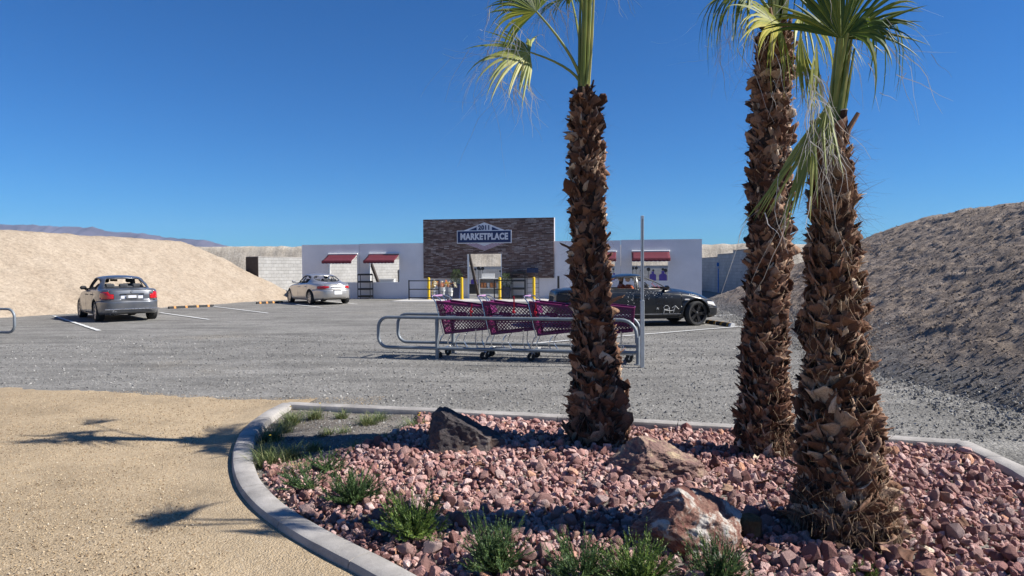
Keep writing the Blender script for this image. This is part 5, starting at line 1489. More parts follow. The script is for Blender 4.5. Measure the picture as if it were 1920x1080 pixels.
silver = make_car(dict(name='parked_car', label='silver rounded saloon with an oval open rear window and a white plate', L=5.02, W=1.85, H=1.40, paint=MAT['p_silver'],
    loc=(-9.56, 33.58, 0), rz=rad(126), nR=3.3, nF=3.4, xfw=1.41, xrw=-1.36, R=.325, Ra=.372, tw=.215,
    belt=[(-2.6, .90), (-2.1, .96), (-1.4, .985), (-.2, .95), (1.0, .90), (1.6, .84), (2.2, .73), (2.55, .62)],
    sill=[(-2.6, .30), (-2.1, .22), (-.8, .19), (.8, .19), (2.0, .20), (2.6, .24)],
    crown=[(-2.6, .02), (-1.5, .05), (0, .04), (1.0, .08), (2.0, .07), (2.6, .03)],
    rearp=([0, .06, .12, .35, .58, .64, .70, .85, .95, 1], [.14, .07, .03, 0, .0, .03, .05, .07, .11, .17]), frontp=([0, .1, .5, .6, .9, 1], [.08, 0, 0, .03, .12, .25]),
    gh=dict(xr0=-1.78, xf0=1.12, xr1=-.85, xf1=.30, w0=.80, w1=.56, zr=1.375, arch=.07, xpk=-.2, n=3.2),
    doors=[(dict(handle=(-.05, .80)), [(.12, .22), (.86, .22), (1.0, .42), (.98, .90), (.80, 1.2), (.12, 1.2)]), (dict(handle=(-.88, .82)), [(-.93, .46), (-.76, .22), (.12, .22), (.12, 1.2), (-.95, 1.2), (-1.03, .80)])],
    lamps=[([(.36, .775), (.55, .735), (.80, .725), (.98, .74), (1.04, .79), (.98, .835), (.80, .85), (.55, .85), (.38, .835)], 'lampred', 'tail_light')],
    plate_recess=None, bumpz=.70, bs=1.40, bootw=.60, fbz=.50,
    side_windows=[[(.68, .985), (.38, 1.17), (.20, 1.265), (-.22, 1.295), (-.24, .995)], [(-.31, .995), (-.29, 1.295), (-.60, 1.275), (-.80, 1.22), (-.90, 1.13), (-.86, 1.05), (-.72, 1.00)]],
    rear_window=ellipse_poly(0, 1.175, .53, .115, 30, 2.5),
    windscreen=[(-.48, 1.29), (.48, 1.29), (.60, 1.04), (-.60, 1.04)],
    spokes=9, rim=MAT['rimsil'], cabz=.98, seatx=.20, seat='seat_dark', head='seat_dark', sc=1.03))
b = MB(); b.box((-2.515, -.02, .555), (.012, .36, .17), bev=.004); b.build('number_plate', MAT['platew'], silver)
b = MB(); b.box((-2.50, 0, .64), (.02, .42, .055), bev=.01); b.build('plate_recess', MAT['black'], silver)
b = MB(); b.box((-2.455, 0, .79), (.03, .56, .05), bev=.015); b.build('boot_garnish', MAT['chrome'], silver)

black = make_car(dict(name='parked_car', label='shot-up black saloon with open windows and white scrawl on its door', L=4.85, W=1.86, H=1.47, paint=MAT['p_black'],
    loc=(3.46, 19.66, 0), rz=rad(8), nR=4.6, nF=3.6, xfw=1.575, xrw=-1.31, R=.345, Ra=.392, tw=.24,
    belt=[(-2.5, .99), (-2.0, 1.02), (-1.3, 1.005), (-.2, .975), (.9, .935), (1.5, .89), (2.0, .80), (2.45, .68)],
    sill=[(-2.5, .30), (-2.0, .24), (-.8, .21), (.8, .21), (2.0, .21), (2.5, .24)],
    crown=[(-2.5, .02), (-1.5, .04), (0, .04), (1.0, .10), (2.0, .10), (2.5, .03)],
    rearp=([0, .06, .12, .35, .50, .55, .60, .85, .95, 1], [.10, .04, .02, 0, .0, .03, .05, .06, .08, .12]), frontp=([0, .1, .5, .6, .9, 1], [.08, 0, 0, .03, .12, .25]),
    gh=dict(xr0=-1.80, xf0=1.12, xr1=-.85, xf1=.22, w0=.815, w1=.60, zr=1.425, arch=.065, xpk=-.15, n=4.0),
    doors=[(dict(handle=(-.12, .86)), [(.02, .26), (1.02, .26), (1.14, .45), (1.12, .93), (.9, 1.3), (.02, 1.3)]), (dict(handle=(-.98, .88)), [(-.92, .50), (-.76, .26), (.02, .26), (.02, 1.3), (-1.0, 1.3), (-1.10, .85)])],
    lamps=[([(.52, .72), (.75, .70), (1.0, .72), (1.10, .80), (1.06, .91), (.75, .925), (.55, .90)], 'inter', 'tail_light')],
    plate_recess=[(-1, .66), (.30, .66), (.30, .84), (-1, .84)], platemat='inter', bumpz=.62, bs=1.35, bootw=.62, fbz=.52,
    side_windows=[[(.86, 1.03), (.50, 1.22), (.22, 1.32), (-.05, 1.355), (-.05, 1.045)], [(-.17, 1.05), (-.17, 1.355), (-.62, 1.345), (-.98, 1.28), (-1.05, 1.24), (-.98, 1.06)], [(-1.05, 1.07), (-1.12, 1.23), (-1.30, 1.14), (-1.33, 1.08)]],
    rear_window=[(-.52, 1.35), (.52, 1.35), (.68, 1.10), (.62, 1.08), (-.62, 1.08), (-.68, 1.10)],
    windscreen=[(-.55, 1.36), (.55, 1.36), (.70, 1.07), (-.70, 1.07)],
    spokes=5, rim=MAT['rimblk'], wstyle='double', cabz=1.02, seatx=.12, seat='seat_tan', head='seat_pale', dash='seat_pale', steer=.30, rimk=.81))
# side trim, scrawl and bullet chips on the near side
b = MB(); b.box((.12, -.928, .345), (1.95, .012, .016)); b.build('sill_trim', MAT['rimsil'], black)
b = MB(); b.box((1.28, -.925, .735), (.14, .02, .035), bev=.008); b.build('side_repeater', MAT['lampclear'], black)
def stroke(pts, parent, w=.006, nm='paint_scrawl'):
    b = MB(); b.tube([(x, -.941-.0, z) for x, z in pts], w, 5); b.build(nm, MAT['white'], parent, True)
stroke([(.60, .36), (.62, .48), (.60, .52), (.64, .575), (.71, .58), (.755, .53), (.74, .48), (.62, .465)], black)
stroke([(.755, .53), (.765, .44), (.77, .365)], black)
stroke([(.62, .46), (.70, .445), (.79, .43), (.84, .44), (.90, .45)], black)
stroke([(.88, .38), (.905, .48), (.94, .57)], black); stroke([(.84, .51), (.93, .575), (1.03, .475)], black)
stroke([(.40, .47), (.41, .53)], black, .0045); stroke([(.44, .47), (.455, .53)], black, .0045); stroke([(.41, .53), (.44, .47)], black, .004)
rc = random.Random(5); b = MB()
for k in range(150):
    if k < 95: x, z = rc.gauss(.30, .30), rc.choice([.965, .93, .88, .80])+rc.gauss(0, .03)
    else: x, z = rc.choice([-.42, -.28, .0])+rc.gauss(0, .02), rc.uniform(.42, .95)
    if not (-1.0 < x < 1.05) or z > 1.0: continue
    s = .003+.010*rc.random()**3; n = 6; y = -.934+ (max(0, z-.86))*.22
    V = [(x+s*math.cos(2*math.pi*i/n)*rc.uniform(.6, 1.4), y-.004, z+s*math.sin(2*math.pi*i/n)*rc.uniform(.6, 1.4)) for i in range(n)]
    b.add(V+[(v[0], y+.01, v[2]) for v in V], [tuple(range(n))]+[(i, (i+1) % n, (i+1) % n+n, i+n) for i in range(n)])
tag(b.build('bullet_chip', MAT['chip'], black), kind='stuff')
b = MB(); b.tube([(.95, .62, 1.02), (.62, .1, 1.16), (.50, -.35, 1.20)], .010, 6); b.tube([(.90, .2, 1.03), (.66, -.2, 1.14)], .008, 6); b.build('dangling_trim', MAT['signr'], black)
# ================================================================== CORRAL AND CARTS
def rrect_loop(x0, x1, z0, z1, r, seg=6, side='left'):
    pts = []
    if side == 'left':
        pts.append((x1, 0, z1)); pts.append((x0+r, 0, z1))
        for i in range(1, seg): a = math.pi/2*i/seg; pts.append((x0+r-r*math.sin(a), 0, z1-r+r*math.cos(a)))
        pts.append((x0, 0, z1-r)); pts.append((x0, 0, z0+r))
        for i in range(1, seg): a = math.pi/2*i/seg; pts.append((x0+r-r*math.cos(a), 0, z0+r-r*math.sin(a)))
        pts.append((x0+r, 0, z0)); pts.append((x1, 0, z0))
    return pts
def corral(loc, rz, L_, wid, label, full=True, loops='left'):
    t = empty('cart_corral', loc, rz, label, 'cart corral', 'cart corrals in the lot')
    for yy in (0, wid):
        pts = rrect_loop(0, L_-.22, .20, .745, .19)
        # right end bends down to the post
        top = pts[0]; pts = pts[1:]
        bend = [(L_-.28+.26*math.sin(a), 0, .745-.26+.26*math.cos(a)) for a in np.linspace(0, math.pi/2, 7)][::-1]
        P = [(L_-.02, 0, .36)]+bend+pts[:-1]+[(L_, 0, .20)]
        b = MB(); b.tube([(p[0], yy, p[2]) for p in P], .030, 10); b.build('rail', MAT['galvd'], t, True)
        for xp in (1.13, L_):
            b = MB(); b.tube([(xp, yy, -.05), (xp, yy, .745 if xp < L_ else .46)], .034, 10); b.build('post', MAT['galvd'], t, True)
            b = MB(); b.lathe([(.07, .0), (.07, .012)], 12, c=(xp, yy, 0)); b.build('base_plate', MAT['galvd'], t)
    b = MB(); b.tube([(L_, 0, .20), (L_, wid, .20)], .028, 10); b.tube([(L_, 0, .40), (L_, wid, .40)], .02, 8); b.build('end_rail', MAT['galvd'], t, True)
    return t
crz = -math.atan2(1.10, 4.51)
corral((-2.44, 12.42, 0), crz, 4.66, .89, 'galvanised cart corral holding four purple trolleys behind the left palm')
e_ = Vector((math.cos(crz), math.sin(crz)))
c2 = corral((-11.50, 15.75, 0), crz+math.pi, 4.66, .89, 'galvanised cart corral of which only one looped end shows at the left edge')
# sign post at its end
p0 = Vector((2.10, 11.0))
t = empty('sign_post', (p0.x, p0.y, 0), 0, 'bare galvanised square post standing at the right end of the cart corral', 'post')
b = MB(); b.box((0, 0, .52), (.062, .062, 1.14), bev=.006); b.build('post_sleeve', MAT['galv'], t)
b = MB(); b.box((0, 0, 1.12+.64), (.046, .046, 1.38), bev=.005); b.build('post', MAT['galv'], t)
b = MB(); b.box((.0, -.029, 1.75), (.016, .006, 1.30)); b.build('hole_strip', MAT['galvd'], t)

def lattice(b, quad, nrm, cell=.064, bar=.011, th=.010, band=(.0, .0), solid=None):
    A, B_, C, D = [Vector(q) for q in quad]      # A-B bottom, D-C top
    nrm = Vector(nrm).normalized(); L_ = ((B_-A).length+(C-D).length)/2; H_ = ((D-A).length+(C-B_).length)/2
    def Pt(u, v): u /= L_; v /= H_; return (A*(1-u)+B_*u)*(1-v)+(D*(1-u)+C*u)*v
    def barr(u0, v0, u1, v1, w):
        p, q = Pt(u0, v0), Pt(u1, v1); d = (q-p)
        if d.length < .01: return
        d.normalize(); s = d.cross(nrm)*w/2; h = nrm*th/2
        V = [p-s-h, p+s-h, p+s+h, p-s+h, q-s-h, q+s-h, q+s+h, q-s+h]
        b.add(V, [(0, 3, 2, 1), (4, 5, 6, 7), (0, 1, 5, 4), (1, 2, 6, 5), (2, 3, 7, 6), (3, 0, 4, 7)])
    k = -H_
    while k < L_:
        u0, v0 = k, 0; u1, v1 = k+H_, H_
        if u0 < 0: v0 = -u0; u0 = 0
        if u1 > L_: v1 = H_-(u1-L_); u1 = L_
        barr(u0, v0, u1, v1, bar)
        barr(u0 if k >= 0 else 0, H_-v0, u1, H_-v1, bar)
        k += cell
    e = .018
    barr(0, e, L_, e, .03); barr(0, H_-e, L_, H_-e, .035); barr(e, 0, e, H_, .03); barr(L_-e, 0, L_-e, H_, .03)
    barr(0, H_*.36, L_, H_*.36, .02)
    if solid:
        for (a0, a1, v0, v1) in solid: barr(a0*L_, (v0+v1)/2*H_, a1*L_, (v0+v1)/2*H_, (v1-v0)*H_)
def make_cart(loc, rz, label, seed, strap):
    t = empty('shopping_cart', loc, rz, label, 'shopping cart', 'purple shopping carts in the corral')
    # x forward; handle at -x
    zt0, zt1, zb0, zb1 = 1.03, .93, .44, .53; xa, xb_ = -.44, .50; xab = -.30; w0, w1, v0, v1 = .275, .20, .22, .17
    Q = {'L': [(xab, v0, zb0), (xb_-.03, v1, zb1), (xb_, w1, zt1), (xa, w0, zt0)], 'R': [(xab, -v0, zb0), (xb_-.03, -v1, zb1), (xb_, -w1, zt1), (xa, -w0, zt0)]}
    b = MB()
    lattice(b, Q['L'], (0, 1, .1), solid=[(.14, .40, .42, .66)]); lattice(b, Q['R'], (0, -1, .1), solid=[(.14, .40, .42, .66)])
    lattice(b, [(xb_-.03, v1, zb1), (xb_-.03, -v1, zb1), (xb_, -w1, zt1), (xb_, w1, zt1)], (1, 0, 0), solid=[(.2, .8, .4, .66)])
    lattice(b, [(xab, v0, zb0), (xab, -v0, zb0), (xb_-.03, -v1, zb1), (xb_-.03, v1, zb1)], (0, 0, 1), cell=.06)
    lattice(b, [(xab, v0-.01, zb0), (xab, -v0+.01, zb0), (xa+.01, -w0+.01, zt0-.02), (xa+.01, w0-.01, zt0-.02)], (-1, 0, 0), cell=.07)
    b.build('basket', MAT['cart'], t)
    b = MB(); rim = [(xa, w0, zt0), (xb_, w1, zt1), (xb_, -w1, zt1), (xa, -w0, zt0)]
    b.tube([(xa, w0, zt0+.008), (xb_-.03, w1, zt1+.008), (xb_+.004, w1-.03, zt1+.008), (xb_+.004, -w1+.03, zt1+.008), (xb_-.03, -w1, zt1+.008), (xa, -w0, zt0+.008)], .013, 7); b.build('basket_rim', MAT['cart'], t, True)
    # child seat, a slanted pink plate in the rear third
    b = MB(); b.box((xa+.12, 0, zt0-.10), (.012, .40, .22), R=Matrix.Rotation(-.35, 3, 'Y')); b.box((xa+.08, 0, zt0-.17), (.16, .38, .012)); b.build('child_seat', MAT['cart'], t)
    # handle
    b = MB(); b.tube([(xa-.09, -.24, zt0+.09), (xa-.09, .24, zt0+.09)], .021, 10); b.build('handle', MAT['cartpink'], t, True)
    for s in (-1, 1):
        b = MB(); b.tube([(xa-.09, s*.235, zt0+.09), (xa-.03, s*.255, zt0+.095), (xa+.05, s*.265, zt0+.06), (xa+.10, s*.262, zt0-.0)], .011, 7); b.tube([(xa-.09, s*.25, zt0+.09), (xa-.01, s*.27, zt0-.02), (xab-.02, s*.235, zb0-.02)], .010, 7); b.build('handle_arm', MAT['chrome'], t, True)
    # chrome chassis
    b = MB()
    for s in (-1, 1):
        b.tube([(xab-.01, s*.225, zb0-.01), (xab-.05, s*.235, .40), (-.42, s*.245, .235), (-.40, s*.245, .17), (.42, s*.17, .135), (.47, s*.16, .13)], .012, 7)
        b.tube([(-.02, s*.215, zb0), (-.06, s*.22, .40), (-.10, s*.23, .28), (-.02, s*.22, .155)], .010, 6)
        b.tube([(.28, s*.19, zb1), (.27, s*.19, .30), (.33, s*.18, .155)], .010, 6)
    b.tube([(-.40, -.245, .17), (-.40, .245, .17)], .010, 6); b.tube([(.42, -.17, .135), (.42, .17, .135)], .010, 6); b.tube([(0, -.215, .155), (0, .215, .155)], .008, 6)
    for yy in (-.12, -.04, .04, .12): b.tube([(-.40, yy, .17), (.42, yy, .14)], .004, 4)
    b.build('chassis', MAT['chrome'], t, True)
    for (x, y) in ((-.39, .235), (-.39, -.235), (.43, .165), (.43, -.165)):
        b = MB(); b.lathe([(.02, -.016), (.060, -.016), (.066, -.010), (.066, .010), (.060, .016), (.02, .016)], 18, 'y', c=(x-.02, y, .066)); w = b.build('caster_wheel', MAT['rubber'], t, True)
        b = MB(); b.tube([(x-.02, y-.022, .066), (x, y-.022, .12), (x, y, .15)], .006, 5); b.tube([(x-.02, y+.022, .066), (x, y+.022, .12), (x, y, .15)], .006, 5); b.lathe([(.014, -.024), (.014, .024)], 10, 'y', c=(x-.02, y, .066)); b.build('caster_fork', MAT['chrome'], w)
    # pale print on the solid patches, near side
    rr = random.Random(seed); b = MB()
    for (u0, zz, n_) in ((-.26, .78, 11), (.02, .70, 0)):
        for k in range(n_):
            x = u0+k*.017; h = .010+.008*rr.random(); y = -.262+.0785*(x+.44)/.94+.0
            b.box((x, -(.262-.070*(x+.44)/.94)+.003, zz+rr.uniform(-.002, .002)), (.008, .006, h))
    b.build('basket_print', MAT['signw'], t)
    if strap:
        sx_, top, ln = strap
        b = MB(); y0 = -(.285-.08*(sx_+.44)/.94)
        pts = [(sx_, y0, .99+top), (sx_+.01, y0-.006, .94), (sx_-.015, y0-.012, .86), (sx_+.01, y0-.010, .99-ln)]
        for j in range(len(pts)-1):
            p, q = Vector(pts[j]), Vector(pts[j+1]); b.add([p+Vector((-.012, 0, 0)), p+Vector((.012, 0, 0)), q+Vector((.014, 0, 0)), q+Vector((-.014, 0, 0)), p+Vector((-.012, .004, 0)), p+Vector((.012, .004, 0)), q+Vector((.014, .004, 0)), q+Vector((-.014, .004, 0))],
                  [(0, 1, 2, 3), (7, 6, 5, 4), (0, 3, 7, 4), (1, 5, 6, 2)])
        b.box((sx_, y0-.01, .85), (.05, .015, .04), bev=.005); b.build('strap', MAT['red'], t)
    return t
base = Vector((-2.44, 12.42)); nn_ = Vector((-e_.y, e_.x))
cart_l = [('purple shopping cart at the left end of the row, nearest the open loops', (.21, 0, .28)), ('second purple shopping cart from the left, red strap standing up from it', (.12, .14, .16)), ('third purple shopping cart from the left, with a bunched red strap at its rear corner', (-.32, .02, .2)), ('purple shopping cart at the right end, mostly behind the palm trunk', None)]
for i, (lb, st) in enumerate(cart_l):
    p = base+e_*(1.53+.85*i)+nn_*(.36+.03*(i % 2)); make_cart((p.x, p.y, 0), crz+rad((-1.5, 1, -.5, 2)[i]), lb, i, st)
# white ring mark on the last cart
# ================================================================== LOT MARKINGS
def stripe(a, b, w=.10, label=None):
    a = Vector(a).xy; b = Vector(b).xy; d = (b-a); n = max(4, int(d.length/.12)); t = d.normalized(); s = Vector((-t.y, t.x)); V = []
    for i in range(n+1):
        p = a+d*(i/n); j1 = .012*float(vnoise(np.array(p.x*8), np.array(p.y*8))); ww = w/2*(1+.15*float(vnoise(np.array(p.x*5), np.array(p.y*5+9))))
        V += [(p.x+s.x*(ww+j1), p.y+s.y*(ww+j1), .020), (p.x-s.x*(ww-j1), p.y-s.y*(ww-j1), .020)]
    F = [(2*i, 2*i+1, 2*i+3, 2*i+2) for i in range(n)]
    o = link('bay_line', mesh_np('bay_line', np.array(V), np.array(F)[:, ::-1], MAT['line'])); tag(o, kind='structure')
for q in (((101, 593), (186, 621)), ((300, 587), (392, 600)), ((398, 575), (503, 588)), ((500, 566), (602, 577)), ((560, 560), (670, 571)), ((1390, 613), (1000, 645)), ((1385, 590), (1330, 594))):
    stripe(gp(*q[0]), gp(*q[1]), .11 if q[0][0] < 1000 else .09)
def wheel_stop(pa, pb, label, m1, wh=False):
    a = gp(*pa).xy; b_ = gp(*pb).xy; d = b_-a; L_ = d.length; c = (a+b_)/2
    t = empty('wheel_stop', (c.x, c.y, 0), math.atan2(d.y, d.x), label, 'wheel stop', 'rubber wheel stops')
    b = MB(); b.prism([(-.075, .0), (.075, 0), (.062, .06), (.035, .10), (-.035, .10), (-.062, .06)], -L_/2, L_/2, 'yz'); b.build('block', MAT['rubber'], t)
    n = 4
    for k in range(n):
        x = -L_/2+L_*(k+.5)/n; b = MB(); b.prism([(-.079, .004), (.079, .004), (.066, .062), (.038, .104), (-.038, .104), (-.066, .062)], x-.045, x+.045, 'yz'); b.build('reflector', m1, t)
    if wh: b = MB(); b.prism([(-.079, .004), (.079, .004), (.066, .062), (.038, .104), (-.038, .104), (-.066, .062)], L_/2-.10, L_/2+.01, 'yz'); b.build('end_cap', MAT['white'], t)
wheel_stop((316, 579), (400, 575), 'black wheel stop with orange blocks beside the blue-grey saloon', MAT['orange'])
wheel_stop((481, 570), (530, 568), 'black wheel stop with orange blocks under the nose of the silver saloon', MAT['orange'])
wheel_stop((1326, 606), (1374, 613), 'black and amber wheel stop with a white end by the black saloon', MAT['stopyel'], True)

# ================================================================== SHOP FRONT FURNITURE
def on(px, off, py=540): # point a little in front of the facade (off metres), where that line of sight crosses
    u, _ = wu(px, py, -off); p = FP+FN*(-off)+FE*u; return Vector((p.x, p.y, 0))
# pale apron in front of the door
a, b_ = wu(770)[0], wu(1090)[0]
m = MB(); m.box(((a+b_)/2, -1.75, .008), (b_-a, 3.5, .024)); o = m.build('door_apron', MAT['apron'], None); o.location = FP; o.rotation_euler = (0, 0, YAW); tag(o, kind='structure')
def barrier(pa, pb, off, label):
    A = on(pa, off); B_2 = on(pb, off); w = (B_2-A).length; c = (A+B_2)/2
    t = empty('pipe_barrier', (c.x, c.y, 0.02), YAW, label, 'barrier', 'black barriers before the shop door')
    for s in (-1, 1): b = MB(); b.box((s*(w/2-.025), 0, .52), (.055, .055, 1.04)); b.build('post', MAT['blackm'], t)
    for z in (1.0, .55, .10): b = MB(); b.box((0, 0, z), (w-.11, .045, .05)); b.build('rail', MAT['blackm'], t)
barrier(766, 824, 1.6, 'black three-rail barrier left of the shop door, by the flower buckets')
barrier(926, 986, 1.6, 'black three-rail barrier right of the shop door, by the navy pot')
for px, lb in ((804, 'yellow bollard behind the left black barrier'), (866, 'yellow bollard just left of the shop door'), (937, 'yellow bollard just right of the shop door'), (1001, 'yellow bollard in front of the empty wire rack')):
    p = on(px, 1.15); t = empty('bollard', (p.x, p.y, 0.02), 0, lb, 'bollard', 'yellow bollards along the shop front')
    b = MB(); b.lathe([(.075, 0), (.075, 1.12), (.067, 1.15), (.035, 1.17), (.001, 1.175)], 20); b.build('tube', MAT['yellow'], t, True)
    b = MB(); b.lathe([(.13, 0), (.13, .015), (.09, .02)], 20); b.build('base_plate', MAT['yellow'], t)
def shelf(pa, pb, off, H_, tiers, label, stock=None, dep=.42):
    A = on(pa, off); B_2 = on(pb, off); w = (B_2-A).length; c = (A+B_2)/2
    t = empty('shelf_rack', (c.x, c.y, 0.02), YAW, label, 'shelf rack')
    for sx_ in (-1, 1):
        for sy_ in (-1, 1): b = MB(); b.box((sx_*(w/2-.015), sy_*dep/2, H_/2), (.028, .028, H_)); b.build('upright', MAT['blackm'], t)
    for k in range(tiers):
        z = .10+(H_-.16)*k/(tiers-1); b = MB(); b.box((0, 0, z), (w-.035, dep-.035, .02)); b.box((0, -dep/2+.0, z+.04), (w-.065, .012, .09)); b.box((0, dep/2, z+.04), (w-.065, .012, .09)); b.build('tray', MAT['blackm'], t)
    return t
shelf(673, 697, .45, 1.36, 4, 'black four-tier shelf rack between the two left windows')
shelf(960, 985, .45, 1.42, 4, 'black four-tier shelf rack with small crates, right of the navy pot')
# wire rack with a dark sign
p = on(999, .42); w = .62
t = empty('wire_rack', (p.x, p.y, .02), YAW, 'thin wire rack topped by a dark navy sign panel', 'wire rack')
for sx_ in (-1, 1):
    for sy_ in (-.2, .2): b = MB(); b.tube([(sx_*w/2, sy_, 0), (sx_*w/2, sy_, 1.38)], .009, 5); b.build('upright', MAT['blackm'], t)
for k in range(6):
    b = MB(); z = .12+.235*k
    for yy in (-.2, -.07, .07, .2): b.tube([(-w/2, yy, z), (w/2, yy, z)], .006, 4)
    b.build('wire_shelf', MAT['blackm'], t)
b = MB(); b.box((0, -.05, 1.52), (w, .03, .26)); b.build('sign_panel', MAT['navypot'], t)
p = on(1047, .3); b = MB(); b.box((0, 0, .6), (.11, .11, 1.2), bev=.01); b.box((0, 0, 1.22), (.13, .13, .03), bev=.005); o = b.build('black_post', MAT['blackm'], None); o.location = (p.x, p.y, 0); tag(o, 'short black post near the tail of the black saloon', 'post')
def planter_pot(px, off, label, seed, H_=.62, fol=.75):
    p = on(px, off); t = empty('potted_shrub', (p.x, p.y, .02), YAW, label, 'potted plant', 'potted shrubs either side of the shop door')
    b = MB(); n = 4; b.add([(s1*.17, s2*.17, 0) for s1, s2 in ((-1, -1), (1, -1), (1, 1), (-1, 1))]+[(s1*.24, s2*.24, H_) for s1, s2 in ((-1, -1), (1, -1), (1, 1), (-1, 1))]+[(s1*.20, s2*.20, H_) for s1, s2 in ((-1, -1), (1, -1), (1, 1), (-1, 1))]+[(s1*.20, s2*.20, H_-.06) for s1, s2 in ((-1, -1), (1, -1), (1, 1), (-1, 1))],
      [(3, 2, 1, 0), (0, 1, 5, 4), (1, 2, 6, 5), (2, 3, 7, 6), (3, 0, 4, 7), (4, 5, 9, 8), (5, 6, 10, 9), (6, 7, 11, 10), (7, 4, 8, 11), (8, 9, 13, 12), (9, 10, 14, 13), (10, 11, 15, 14), (11, 8, 12, 15), (12, 13, 14, 15)])
    b.build('pot', MAT['navypot'], t)
    r = random.Random(seed); b = MB()
    for k in range(5): a = r.uniform(0, 6.28); b.tube([(0, 0, H_-.08), (.05*math.cos(a), .05*math.sin(a), H_+.25), (.14*math.cos(a), .14*math.sin(a), H_+fol*.8)], [.012, .009, .004], 5)
    b.build('stem', MAT['wood'], t)
    V = []; F = []
    for k in range(900):
        a = r.uniform(0, 6.28); z = H_-.02+fol*r.random(); q = (.30*math.sin(min(1, (z-H_+.12)/fol)*math.pi*.85)+.04)*r.random()**.5
        c = Vector((q*math.cos(a), q*math.sin(a), z)); d = Vector((math.cos(a)+r.uniform(-.6, .6), math.sin(a)+r.uniform(-.6, .6), r.uniform(-.2, 1.0))).normalized(); s = d.cross(Vector((r.uniform(-1, 1), r.uniform(-1, 1), .5))).normalized()*.013; L_ = r.uniform(.05, .09)
        n0 = len(V); V += [tuple(c), tuple(c+d*L_*.5+s), tuple(c+d*L_), tuple(c+d*L_*.5-s)]; F.append((n0, n0+1, n0+2, n0+3))
    link('foliage', mesh_np('foliage', np.array(V), np.array(F), MAT['olive']), t)
planter_pot(856, .45, 'leafy shrub in a tall navy pot left of the shop door', 3, .80, .80)
planter_pot(949, .50, 'dense leafy shrub in a navy pot right of the shop door', 4)
# flower buckets
def bucket(px, off, label, mats_, seed, R_=.15, H_=.42, z0=.35, spread=.30):
    p = on(px, off); t = empty('flower_bucket', (p.x, p.y, .02), 0, label, 'flower bucket', 'flower buckets left of the shop door')
    b = MB()
    for k in range(3): a = 2*math.pi*k/3+.4; b.tube([(.16*math.cos(a), .16*math.sin(a), 0), (.13*math.cos(a), .13*math.sin(a), z0+.2)], .010, 5)
    b.tube([(R_*1.02*math.cos(a), R_*1.02*math.sin(a), z0+.2) for a in np.linspace(0, 6.283, 17)[:-1]], .008, 5, closed=True); b.build('stand', MAT['blackm'], t)
    b = MB(); b.lathe([(R_*.62, z0), (R_*.98, z0+H_), (R_*1.04, z0+H_+.005), (R_*1.04, z0+H_+.02), (R_*.94, z0+H_+.02), (R_*.9, z0+H_-.06)], 20, cap=False); b.lathe([(.001, z0+.002), (R_*.62, z0+.002)], 20, cap=False); b.build('bucket', MAT['white'], t, True)
    r = random.Random(seed)
    for k in range(11):
        a = r.uniform(0, 6.28); q = spread*r.random()**.6; c = Vector((q*math.cos(a), q*math.sin(a)*.7, z0+H_+.08+.28*r.random()))
        b = MB(); V = []; F = []; s = r.uniform(.08, .14)
        for m_ in range(26):
            d = Vector((r.gauss(0, 1), r.gauss(0, 1), r.gauss(.3, 1))).normalized(); u_ = d.cross(Vector((0, .3, 1))).normalized(); v_ = d.cross(u_)
            n0 = len(V); V += [tuple(c+d*s*.15), tuple(c+d*s*.7+u_*s*.42), tuple(c+d*s*1.05), tuple(c+d*s*.7-u_*s*.42)]; F.append((n0, n0+1, n0+2, n0+3))
        o = link('blossom', mesh_np('blossom', np.array(V), np.array(F), MAT[r.choice(mats_)]), t)
bucket(813, .9, 'white bucket of yellow blossoms beside the leftmost yellow bollard', ['fabric_y', 'fabric_y', 'fabric_w'], 1, z0=.16)
bucket(831, .8, 'white bucket of red and peach blossoms, middle of the three buckets', ['fabric_r', 'fabric_p', 'fabric_p', 'fabric_w'], 2, z0=.20)
bucket(845, .7, 'white bucket of cream and yellow blossoms, nearest the navy pot', ['fabric_w', 'fabric_y', 'fabric_p'], 3, z0=.16)
# blue sign post at the right
p = gp(1347, 549); t = empty('parking_sign', (p.x, p.y, 0), 0, 'small sign on a bright blue post by the shaded right wall', 'sign')
b = MB(); b.tube([(0, 0, -.1), (0, 0, 1.75)], .045, 8); b.build('post', MAT['blue'], t, True)
b = MB(); b.box((0, -.055, 1.78), (.30, .012, .42)); o = b.build('plate', MAT['signw'], t)
b = MB(); b.box((0, -.064, 1.84), (.25, .006, .24)); b.build('plate_field', MAT['blue'], t)

# ================================================================== INSIDE THE RANGE
def target(px, py_top, Y, label, m, sc=1.0):
    p = at(px, py_top, Y); t = empty('silhouette_target', (p.x, p.y, 0), 0, label, 'target', 'purple silhouette targets')
    zt = p.z; s = sc
    poly = [(-.23, -.70), (.23, -.70), (.23, -.26), (.20, -.20), (.09, -.16), (.09, 0), (-.09, 0), (-.09, -.16), (-.20, -.20), (-.23, -.26)]
    b = MB(); b.prism([(a*s, zt+c*s) for a, c in poly], -.012, 0); b.build('board', m, t)
    b = MB(); b.box((0, .03, (zt-.3)/2), (.05, .04, zt-.3)); b.build('stand', MAT['wood'], t)
target(1224, 509, 47, 'purple silhouette target, left one in the right-hand window', MAT['purple'])
target(1243, 508, 46, 'larger purple silhouette target, right one in the right-hand window', MAT['purple'], 1.15)
target(889, 519, 46, 'purple silhouette target seen through the doorway', MAT['purple'])
target(1152, 512, 47, 'purple silhouette target just right of the left palm trunk', MAT['purple'])
rk = [(891, 505, .09), (897, 503, .13), (900, 505, .09), (905, 503.5, .13), (938, 508.5, .08), (1186, 503, .12), (1193, 502.5, .12), (1202, 507, .08), (1216, 505, .14), (1225, 507, .08), (1243, 505, .10), (1248, 507, .14), (1150, 505, .08)]
